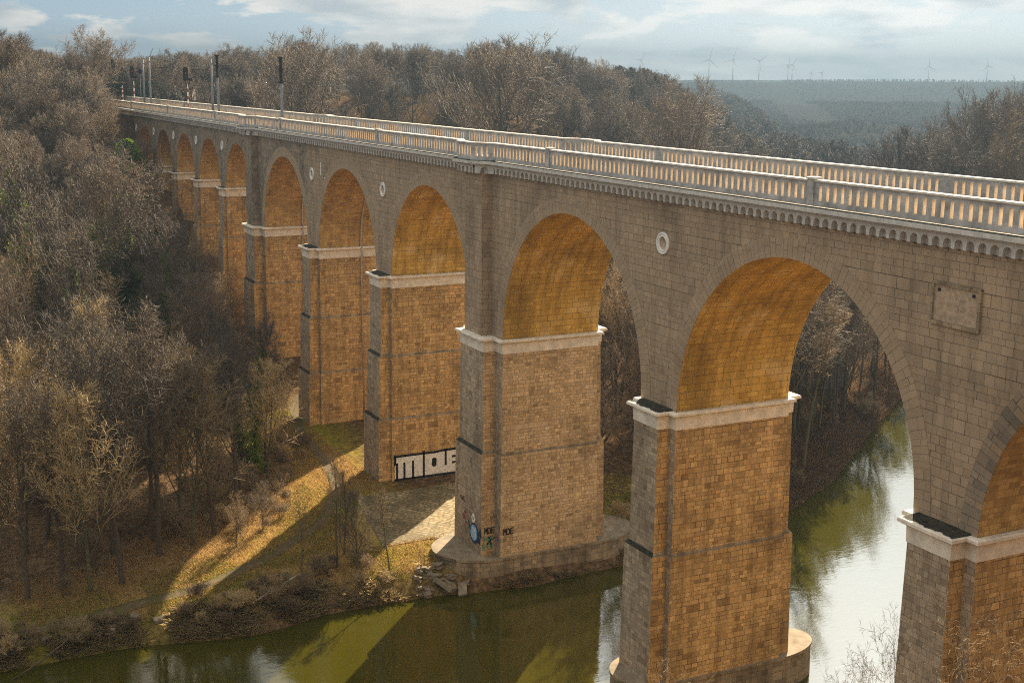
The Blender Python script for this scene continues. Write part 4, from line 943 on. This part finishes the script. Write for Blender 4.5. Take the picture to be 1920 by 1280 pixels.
# near bushes at the lower right corner, close to the camera
for j, (px, py, d) in enumerate([(1790, 1130, 24), (1690, 1160, 26), (1890, 1080, 22), (1250, 1200, 30), (1620, 1210, 27)]):
    r_ = Fd+Rc*(px-960)/FPX-Uc*(py-640)/FPX; P = CAM+r_*d; hh = P[2]-float(H(np.array([P[0]]), np.array([P[1]]))[0])
    mt, mc, iv, h0 = PR[('near', 0)] if ('near', 0) in PR else (None,)*4
    if mt is None:
        (tv, tf), (cv, cf), l0, l1 = make_tree(7, 9, 'sparse'); 
        PR[('near', 0)] = (npmesh_data('stems', tv, tf, 'twig', True), npmesh_data('twigs', cv, cf, 'twig'), None, 9.0)
    hh = max(hh, 3); put(('near', 0), P[0], P[1], hh, j*1.9, 'foreground_bush', ['tangled bare bush in the lower right corner in front of the cut-off pier', 'bare twigs of a bush low in the foreground at the foot of the river pier'][px < 1500], 'bush', ['foreground bushes at the lower right', 'foreground bushes at the river pier'][px < 1500], 0, .8)
# distant woods: nobody could count them
def gn_woods(name, P, S, protos, kind_label, cat):
    me = bpy.data.meshes.new(name); me.from_pydata([tuple(p) for p in P], [], []); o = bpy.data.objects.new(name, me); C.objects.link(o)
    a = me.attributes.new('sz', 'FLOAT', 'POINT'); a.data.foreach_set('value', np.asarray(S, 'f'))
    a = me.attributes.new('rz', 'FLOAT', 'POINT'); a.data.foreach_set('value', rng.uniform(0, 6.28, len(P)).astype('f'))
    t = bpy.data.node_groups.new(name, 'GeometryNodeTree'); t.interface.new_socket('Geometry', in_out='INPUT', socket_type='NodeSocketGeometry'); t.interface.new_socket('Geometry', in_out='OUTPUT', socket_type='NodeSocketGeometry')
    gi = t.nodes.new('NodeGroupInput'); go = t.nodes.new('NodeGroupOutput'); jn = t.nodes.new('GeometryNodeJoinGeometry')
    s_ = t.nodes.new('GeometryNodeInputNamedAttribute'); s_.data_type = 'FLOAT'; s_.inputs[0].default_value = 'sz'
    z_ = t.nodes.new('GeometryNodeInputNamedAttribute'); z_.data_type = 'FLOAT'; z_.inputs[0].default_value = 'rz'
    cz = t.nodes.new('ShaderNodeCombineXYZ'); t.links.new(z_.outputs[0], cz.inputs[2])
    for ob in protos:
        oi = t.nodes.new('GeometryNodeObjectInfo'); oi.inputs[0].default_value = ob; oi.transform_space = 'ORIGINAL'; oi.inputs['As Instance'].default_value = True
        ip = t.nodes.new('GeometryNodeInstanceOnPoints'); t.links.new(gi.outputs[0], ip.inputs['Points']); t.links.new(oi.outputs['Geometry'], ip.inputs['Instance'])
        t.links.new(s_.outputs[0], ip.inputs['Scale']); t.links.new(cz.outputs[0], ip.inputs['Rotation']); t.links.new(ip.outputs[0], jn.inputs[0])
    t.links.new(jn.outputs[0], go.inputs[0]); md = o.modifiers.new('woods', 'NODES'); md.node_group = t
    return tag(o, kind_label, cat, None, 'stuff')
fp = []
for i in (0, 1):
    r = at_px(1600+60*i, 292, 330, ('far', i), 'bare_tree', 'greyish leafless tree low behind the parapet at the edge of the misty valley', 'tree', 1, 'trees at the misty valley edge'); fp.append([c for c in r.children])
for i in (0, 1):
    r = at_px(1560+175*i, 262+10*i, 420, ('mist', i), 'bare_tree', 'hazy round-topped tree at the near edge of the valley woods', 'tree', 1, 'trees at the misty valley edge'); fp.append([c for c in r.children if c.name.startswith('crown')])
def scatter(n, fn, lo=9, hi=17, skyfit=True):
    P, S = [], []
    for _ in range(n*8):
        if len(P) >= n: break
        x_, y_ = fn(); px, py, d = px_of((x_, y_, 0))
        if _ % 4000 == 0:
            pass
        if d < 10 or not -80 < px < 2000: continue
        if y_ > -14 and (px+14 > np.interp(max(py-110, 60), EDGE[:, 1], EDGE[:, 0]) or (y_ < 6 and x_ < 340)): continue
        u, v = river_u(x_, y_)
        if max(u, v) < 1.5: continue
        z0 = float(H(np.array([x_]), np.array([y_]))[0]); h_ = g.uniform(lo, hi)
        if skyfit:
            for _k in range(8):
                if px_of((x_, y_, z0+h_))[1] > skyl(px)+2: break
                h_ *= .85
            if h_ < 4.5: continue
        q_ = YB-y_; xp = x_-1.052*q_
        if q_ > 0 and 30 < xp < 131 and z0+h_-.566*q_/.689 > -33.5: continue
        P.append((x_, y_, z0)); S.append(h_/17)
    return P, S
def polar(d0, d1, p0, p1):
    def f():
        d = math.sqrt(g.uniform(d0*d0, d1*d1)); px = g.uniform(p0, p1); r_ = Fd+Rc*(px-960)/FPX; r_ = r_[:2]/np.hypot(*r_[:2]); return CAM[0]+r_[0]*d, CAM[1]+r_[1]*d
    return f
Pa, Sa = scatter(600, polar(200, 440, 200, 1900), 12, 19); Pb, Sb = scatter(500, polar(180, 420, -60, 330), 11, 17)
h_ = len(Pa)//3
def kidsof(key):
    for o in C.objects:
        if o.type == 'MESH' and o.data == PR[key][1] and o.parent: return [c for c in o.parent.children if c.name.startswith(('trunk', 'crown'))]
for q, (key, lab) in enumerate(((('tall', 1), 'greyish bare wood filling the hillside between the single trees'), (('broad', 0), 'wide-crowned bare wood filling the hillside between the single trees'), (('dense', 1), 'brownish bushy bare wood filling the hillside between the single trees'))):
    gn_woods('hill_wood', Pa[q::3]+Pb[q::3], [v_*17/PR[key][3] for v_ in Sa[q::3]+Sb[q::3]], kidsof(key), lab, 'wood')
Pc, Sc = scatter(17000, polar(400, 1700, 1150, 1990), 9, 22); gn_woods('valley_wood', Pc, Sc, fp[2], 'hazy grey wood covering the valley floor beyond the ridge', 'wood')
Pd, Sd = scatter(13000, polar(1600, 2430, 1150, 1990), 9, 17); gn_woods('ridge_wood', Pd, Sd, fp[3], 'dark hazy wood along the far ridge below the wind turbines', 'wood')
# ------------------------------------------------------------------ ground cover
def blades(name, P, hgt, wd, mat, lean, seed, label, cat):
    g2 = np.random.default_rng(seed); n = len(P); a = g2.random(n)*6.283; hh = hgt*g2.uniform(.5, 1.3, n)
    d = np.stack([np.cos(a), np.sin(a), np.zeros(n)], 1); p = np.stack([-d[:, 1], d[:, 0], d[:, 2]], 1)*wd*g2.uniform(.6, 1.3, (n, 1))
    tip = P+d*(hh*lean*g2.uniform(.2, 1.4, n))[:, None]; tip[:, 2] += hh*(1-.35*lean)
    mid = P*.5+tip*.5; mid[:, 2] += hh*.13*lean
    V = np.stack([P-p, P+p, mid+p*.7, tip, mid-p*.7], 1).reshape(-1, 3); F = np.arange(5*n).reshape(n, 5)
    o = npmesh(name, V, F, mat); return tag(o, label, cat, None, 'stuff')
def pts_where(n, fx, fy, cond, seed):
    g2 = np.random.default_rng(seed); out = []; c = 0
    while c < n:
        X = g2.uniform(*fx, n); Y = g2.uniform(*fy, n); m = cond(X, Y, g2); q = np.stack([X[m], Y[m]], 1); out.append(q); c += len(q)
    q = np.concatenate(out)[:n]; return np.column_stack([q, H(q[:, 0], q[:, 1])])
U = lambda X, Y: sdist(X, Y, LB, 1)
cl = lambda X, Y, s, t, sd=1: vnoise(X, Y, s, sd) > t
foot = lambda X, Y: (np.hypot((X-57.6)/4.6, np.maximum(0, np.abs(Y+4.7)-4.7)/4.9) > 1.02)
Pq = pts_where(20000, (50, 66), (-34, 52), lambda X, Y, g2: (U(X, Y) > .15) & (U(X, Y) < 2.3+2.0*vnoise(X, Y, 4, 2)) & (vnoise(X, Y, 3, 9)*.7+vnoise(X, Y, 1.1, 4)*.4 > .42) & foot(X, Y), 1)
blades('reed_grass', Pq, .75, .014, 'reed', 1.1, 2, 'pale dry reed grass hanging over the water line', 'grass')
Pq = pts_where(40000, (57, 110), (-95, -34), lambda X, Y, g2: (U(X, Y) > .15) & (U(X, Y) < 6), 3)
blades('reed_grass', Pq, 1.1, .016, 'dry_brown', .75, 4, 'tawny dry grass covering the steep bank behind the arches', 'grass')
Pq = pts_where(60000, (54, 105), (2, 40), lambda X, Y, g2: (U(X, Y) > 2.5) & foot(X, Y) & (dpoly(X, Y, PATH) > .55) & ((X > 77) | (Y > 9) | (X < 62)) & (X < edgeX(Y)+5), 5)
blades('dry_grass', Pq, .34, .015, 'dry', .8, 6, 'dry brown grass on the open ground between wood and river', 'grass')
Pq = pts_where(42000, (53, 82), (-26, 48), lambda X, Y, g2: (U(X, Y) > 2) & foot(X, Y) & (dpoly(X, Y, PATH) > .35) & ((dpoly(X, Y, PATH) < 4.5) | ((X < 66) & (Y < 12))) & cl(X, Y, 2.6, .42) & ((X < 62) | (Y > 9) | (Y < -9)), 7)
blades('green_grass', Pq, .16, .02, 'grassb', .7, 8, 'short mossy green grass beside the path and on the bank', 'grass')
def litter(name, n, fx, fy, cond, seed, label, sz=.11):
    P = pts_where(n, fx, fy, cond, seed); g2 = np.random.default_rng(seed); P[:, 2] += g2.uniform(.02, .10, len(P))
    me = leaves(P, sz, g2, name, 'leaf'); o = bpy.data.objects.new(name, me); C.objects.link(o); return tag(o, label, 'leaves', None, 'stuff')
litter('leaf_litter', 90000, (58, 125), (3, 62), lambda X, Y, g2: (X > edgeX(Y)-8) & (dpoly(X, Y, PATH) > 1.2) & (U(X, Y) > 4) & ((X > 78) | (Y > 9)), 9, 'pale dead leaves scattered over the floor of the left wood')
litter('leaf_litter', 60000, (58, 120), (-75, -12), lambda X, Y, g2: U(X, Y) > 3, 10, 'dead leaves over the slope behind the arches', .14)
# rubble and slabs by the river pier
def rock(name, x_, y_, z_, sx, sy, sz, rz, label, grp, mat='rock', seed=0):
    import bmesh
    g2 = random.Random(seed); bm = bmesh.new(); bmesh.ops.create_icosphere(bm, subdivisions=2, radius=1)
    for v in bm.verts:
        k = 1+.28*math.sin(v.co.x*3+seed)+.2*math.sin(v.co.y*4.3+seed*2)+g2.uniform(-.08, .08); v.co = Vector((max(-.72, min(.72, v.co.x))*sx*1.3, max(-.7, min(.7, v.co.y))*sy*1.3, max(-.6, min(.6, v.co.z))*sz*1.4))*k
    me = bpy.data.meshes.new(name); bm.to_mesh(me); bm.free(); me.materials.append(M[mat]); o = bpy.data.objects.new(name, me); C.objects.link(o); o.location = (x_, y_, z_); o.rotation_euler = (g2.uniform(-.25, .25), g2.uniform(-.25, .25), rz)
    return tag(o, label, 'rock', grp)
g = random.Random(21)
for j in range(34):
    a = g.uniform(.9, 2.9); x_ = 54.8+g.uniform(-1.0, 1.6)-.0; y_ = g.uniform(3.2, 8.2)
    if math.hypot((x_-57.6)/4.6, (y_-.2)/4.9) < 1.05: continue
    z_ = float(H(np.array([x_]), np.array([y_]))[0]); s_ = g.uniform(.18, .55)
    rock('boulder', x_, y_, z_+s_*.15, s_, s_*g.uniform(.6, 1), s_*g.uniform(.35, .6), g.uniform(0, 6), 'rough stone in the pile where the footing of the river pier meets the bank', 'stones at the footing', seed=j)
for j, (x_, y_) in enumerate([(56.5, 32.5), (56.9, 31.5), (56.2, 33.6), (56.0, 29.8), (55.6, 36.0), (56.4, 38.5), (55.8, 34.8)]):
    rock('boulder', x_, y_, float(H(np.array([x_]), np.array([y_]))[0])+.1, .5-.04*j, .4, .28, j, 'half-buried pale stone on the dark bank at the lower left', 'stones at the lower left bank', seed=50+j)
for j, (a, b, c, d) in enumerate(((53.9, 5.4, 0.5, .3), (53.3, 4.1, -.4, -.2))):
    t_ = MB(); w_ = .55
    if j == 0:
        for q in ((-.8, .8, -w_, -w_+.16), (-.8, .8, w_-.16, w_), (-.8, -.62, -w_+.16, w_-.16), (.62, .8, -w_+.16, w_-.16)): t_.box(q[0], q[1], q[2], q[3], -.12, .3)
        t_.box(-.62, .62, -w_+.16, w_-.16, -.12, .0, 1)
    else: t_.box(-.75, .75, -.38, .38, -.1, .1)
    o = t_.build(['drain_box', 'concrete_slab'][j], ['slab', 'black'], None); z_ = float(H(np.array([a]), np.array([b]))[0])
    o.location = (a, b, z_+.45); o.rotation_euler = (d, -.35, c); tag(o, ['open concrete frame tipped on the rubble beside the river pier', 'flat pale slab lying beside the concrete frame'][j], ['drain frame', 'slab'][j])
MB().tube([(52.6, 41.5, WZ+.0), (53.6, 39.5, WZ+.5), (54.6, 37.6, WZ+1.2), (55.5, 36.2, -37.3), (56.6, 34.9, -36.8)], [.03, .06, .08, .06, .03], 8).build('fallen_branch', 'bark', None, True, label='fallen branch sloping into the water at the lower left', cat='branch')
MB().tube([(54.2, 25.5, -38.6), (55.2, 22.5, -37.5), (56.6, 19.6, -36.9), (57.6, 17.5, -36.5)], [.05, .09, .1, .05], 8).build('fallen_branch', 'pipe', None, True, label='thin fallen stem lying across the shrubs of the bank', cat='branch')
# small concrete hut with painted wall seen through the big arch
hx, hy = 96, -70; hz = float(H(np.array([hx]), np.array([hy]))[0])
hut = empty('concrete_hut', (hx, hy, hz), -.5, label='small dark concrete hut with a painted wall among the trees behind the big arch', cat='hut')
MB().box(-3, 3, -3.4, 3.4, -1.5, 3.6).build('wall', 'concrete', hut); MB().box(-3.3, 3.3, -3.7, 3.7, 3.6, 3.85).build('roof', 'moss', hut)
o = MB(); o.box(-3.03, -3.0, -.7, .7, .3, 2.3); o.build('door', 'black', hut)
for yy_, c_ in ((1.4, 'pink'), (-1.8, 'redpaint'), (2.5, 'wpaint')):
    o = MB()
    for q in stroke2([(yy_-.3, 1.8), (yy_+.1, 2.6), (yy_+.5, 1.9), (yy_+.1, 1.4)], .12): o.face([(-3.012, a, b) for a, b in q])
    o.build('graffiti_tag', c_, hut)
# ------------------------------------------------------------------ railway gear
DZ = TOP+.1
def mast(x_, y_, top, arm, label, heavy=False):
    r = empty('catenary_mast', (x_, y_, DZ), 0, label=label, cat='mast'); h_ = top-DZ
    MB().tube([(0, 0, 0), (0, 0, h_)], [.21, .15], 10).build('pole', 'mast', r, True); MB().box(-.4, .4, -.35, .35, 0, .35).build('foot', 'concrete', r)
    if heavy:
        for z_ in (h_-.1, h_-1.6, h_-3.2): MB().tube([(0, 0, z_-.13), (0, 0, z_+.13)], .34, 10).build('clamp', 'black', r)
        MB().tube([(0, 0, h_-3.2), (0, 0, h_)], .2, 10).build('sleeve', 'black', r)
    if arm:
        s_ = arm; b = MB(); b.tube([(0, 0, h_-2.0), (0, -s_*3.6, h_-1.9)], .05, 6); b.tube([(0, 0, h_-4.3), (0, -s_*3.6, h_-1.9)], .05, 6); b.tube([(0, -s_*1.9, h_-3.1), (0, -s_*4.0, h_-3.5)], .035, 6)
        b.build('cantilever', 'black', r); MB().tube([(0, 0, h_-.2), (0, -s_*.8, h_+1.6)], .04, 6).build('top_bracket', 'black', r)
        for z_ in (h_-2.0, h_-4.3): MB().tube([(0, -s_*.25, z_), (0, -s_*.55, z_)], .11, 8).build('insulator', 'roof', r)
        MB().tube([(-.05, 0, h_-.9), (-.5, 0, h_-.9)], .14, 8).build('insulator', 'roof', r)
    return r
mast(121.5, -.9, 7.7, 0, 'grey catenary mast standing alone in front of the ridge, nearest to the camera', True)
mast(155, -.9, 8.3, 0, 'grey catenary mast with black clamps, second from the camera', True)
mast(190.5, -8.6, 8.1, -1, 'grey catenary mast with bracket arm beside the right railway signal')
mast(212.3, -2.0, 8.5, 1, 'front one of the paired catenary masts with arm reaching right')
mast(251, -8.2, 8.4, -1, 'rear one of the paired catenary masts')
def signal(x_, y_, top, label, diamond=False):
    r = empty('railway_signal', (x_, y_, DZ), 0, label=label, cat='signal'); h_ = top-DZ
    p = MB()
    for k in range(8): z0, z1 = h_*.62*k/8, h_*.62*(k+1)/8; p.tube([(0, 0, z0), (0, 0, z1)], .11, 8, m=k % 2)
    p.build('post', ['redpaint', 'wpaint'], r)
    b = MB(); b.beam((0, 0, h_*.55), (0, .45, h_*.7), .09, .09); b.beam((0, 0, h_*.55), (0, -.45, h_*.7), .09, .09); b.box(-.1, .1, -.5, .6, h_*.7, h_*.7+.1); b.build('bracket', 'black', r)
    a = MB(); pts = [(.42*math.cos(t), h_*.99-.42+.42*math.sin(t)) for t in np.linspace(0, math.pi, 9)]+[(-.42, h_*.99-2.3), (.42, h_*.99-2.3)]
    lo = [(-.12, q[0]+.25, q[1]) for q in pts]; hi = [(.12, q[0]+.25, q[1]) for q in pts]; a.face(lo); a.face(hi)
    for q in range(len(lo)): a.face([lo[q], lo[(q+1) % len(lo)], hi[(q+1) % len(lo)], hi[q]])
    s_ = a.build('signal_head', 'black', r)
    for k in range(3): MB().tube([(-.12, .25, h_-.55-.6*k), (-.16, .25, h_-.55-.6*k)], .13, 10).build('lens', 'redpaint' if k == 1 else 'pane', s_)
    MB().box(-.2, .2, -.75, -.15, h_*.70, h_*.70+.45).build('lamp_box', 'black', r)
    l_ = MB(); l_.tube([(.2, .2, 0), (.2, .2, h_*.6)], .025, 5); l_.tube([(.2, .6, 0), (.2, .6, h_*.6)], .025, 5)
    for k in range(10): l_.tube([(.2, .2, .5+k*.42), (.2, .6, .5+k*.42)], .02, 5)
    l_.build('ladder', 'black', r)
    return r
signal(180.5, -2.0, 6.7, 'black railway signal on a red and white post, the right-hand one'); signal(229, -2.0, 7.0, 'black railway signal at the far end of the viaduct, the left-hand one'); signal(262, -5.5, 5.2, 'smaller distant railway signal beside the left-hand one')
dm = empty('diamond_sign', (240, -5.4, DZ), 0, label='dark diamond-shaped board on a thin post between signal and masts', cat='sign')
MB().tube([(0, 0, 0), (0, 0, 7.2)], .05, 6).build('post', 'mast', dm); b = MB(); b.extrude([(-.05, -.01), (.05, -.01), (.05, .01), (-.05, .01)], [(-.05, -.01), (.05, -.01), (.05, .01), (-.05, .01)], 7.2, 7.25); 
b.face([(-.06, 0, 6.5), (-.06, -.6, 7.15), (-.06, 0, 7.8), (-.06, .6, 7.15)]); b.face([(-.02, 0, 6.5), (-.02, .6, 7.15), (-.02, 0, 7.8), (-.02, -.6, 7.15)]); b.build('board', 'black', dm)
for i, (y_, lab) in enumerate(((-3.1, 'thin overhead line above the near track'), (-6.8, 'thin overhead line above the far track'))):
    t_ = MB(); mxs = [WEST, -10, 45, 85, 121.5, 155, 190, 218, 243, 300]
    wr = empty('overhead_line', (100, y_, 4), 0, label=lab, cat='wire')
    for zc_, sag, nm in ((4.0, 0, 'contact_wire'), (5.5, 1.0, 'carrying_wire')):
        t_ = MB()
        for a, b in zip(mxs[4:], mxs[5:]): t_.tube([(a+(b-a)*k/8-100, 0, zc_-sag*4*(k/8)*(1-k/8)-4) for k in range(9)], .012, 4)
        t_.build(nm, 'black', wr)
# houses beyond the far end
def house(x_, y_, z_, rz, wl, label):
    r = empty('house', (x_, y_, z_), rz, label=label, cat='house')
    wmb = MB(); wmb.box(-4, 4, -5, 5, -1, 3.2); wmb.build('wall', wl, r); rf = MB(); rf.face([(-4.4, -5.4, 3.2), (4.4, -5.4, 3.2), (4.4, 0, 6.2), (-4.4, 0, 6.2)]); rf.face([(-4.4, 5.4, 3.2), (4.4, 5.4, 3.2), (4.4, 0, 6.2), (-4.4, 0, 6.2)])
    for s_ in (-4, 4): rf.face([(s_, -5, 3.2), (s_, 5, 3.2), (s_, 0, 6.0)])
    ro = rf.build('roof', 'roof' if wl == 'render' else 'render', r); MB().box(-.4, .4, 1.5, 2.1, 4.6, 6.9).build('chimney', 'roof', ro)
    for y_ in (-3, 0, 3): wi = MB().box(-4.06, -4.0, y_-.6, y_+.6, .9, 2.3).build('window', 'pane', r)
for px, d, wl, lab in ((292, 400, 'redpaint', 'low brick-red house with pale roof behind the paired masts'), (330, 420, 'render', 'pale house partly hidden by the round evergreen bush'), (350, 400, 'render', 'pale low house left of the yellow-green tree')):
    r_ = Fd+Rc*(px-960)/FPX; r_ = r_[:2]/np.hypot(*r_[:2]); x_, y_ = CAM[:2]+r_*d; house(x_, y_, float(H(np.array([x_]), np.array([y_]))[0]), -.45, wl, lab)
# wind turbines on the far ridge
for j, (px, yh, yb, rot, lab) in enumerate(((1330, 112, 146, .2, 'leftmost of the row of wind turbines on the far ridge'), (1375, 113, 146, .35, 'second wind turbine from the left on the far ridge'), (1424, 115, 146, .9, 'third wind turbine from the left with blades in a Y'), (1478, 124, 146, 0, 'small wind turbine left of a close pair'), (1486, 122, 146, .5, 'small wind turbine right of a close pair'), (1742, 125, 146, .0, 'wind turbine with one blade upright above the parapet corner at the right'), (1852, 124, 146, 1.9, 'rightmost wind turbine above the far ridge'), (1201, 113, 138, .55, 'single wind turbine just above the end of the near ridge'), (1521, 137, 147, .3, 'tiny wind turbine right of the close pair'), (1541, 137, 147, .7, 'tiniest distant wind turbine near the middle of the horizon'))):
    d = 2440 if j < 8 else 2700
    r_ = Fd+Rc*(px-960)/FPX-Uc*(yh-640)/FPX; hub = CAM+r_*d; gz_ = float(H(np.array([hub[0]]), np.array([hub[1]]))[0]); L_ = hub[2]-gz_
    az = math.atan2(-(hub[1]-CAM[1]), -(hub[0]-CAM[0]))+[.5, -.6, .3, .9, .2, .1, .4, .3, 0, 0][j]
    t_ = empty('wind_turbine', (hub[0], hub[1], gz_), az, label=lab, cat='wind turbine')
    MB().tube([(0, 0, -5), (0, 0, L_)], [1.25, .65], 12).build('tower', 'turbine', t_, True); n_ = MB(); n_.box(-3.6, 1.6, -1.1, 1.1, L_-1.0, L_+1.1); n_.build('nacelle', 'turbine', t_)
    bl = (yb-yh)/FPX*d*.66
    for k in range(3):
        a = rot+k*2*math.pi/3; u_ = np.array([0, math.sin(a), math.cos(a)]); v_ = np.array([0, math.cos(a), -math.sin(a)]); o_ = np.array([1.9, 0, L_])
        b = MB(); secs = []
        for f_, c_ in ((0, .6), (.12, 1.15), (.5, .8), (1, .2)): p_ = o_+u_*bl*f_; secs.append([p_+v_*c_, p_+np.array([.35, 0, 0]), p_-v_*c_*.6, p_-np.array([.35, 0, 0])])
        for s0, s1 in zip(secs, secs[1:]):
            for q in range(4): b.face([s0[q], s0[(q+1) % 4], s1[(q+1) % 4], s1[q]])
        b.face(secs[0]); b.face(secs[-1]); b.build('blade', 'turbine', t_)
# ------------------------------------------------------------------ haze
hm = bpy.data.materials.new('haze'); hm.use_nodes = True; t = hm.node_tree; t.nodes.clear(); ho = t.nodes.new('ShaderNodeOutputMaterial'); pv = t.nodes.new('ShaderNodeVolumePrincipled')
pv.inputs['Color'].default_value = (.062, .094, .135, 1); pv.inputs['Density'].default_value = .00046; pv.inputs['Anisotropy'].default_value = .6; t.links.new(pv.outputs[0], ho.inputs['Volume']); M['haze'] = hm
hb = MB().box(-420, 3400, -3400, 1000, -60, 74); tag(hb.build('haze', 'haze'), kind='stuff')
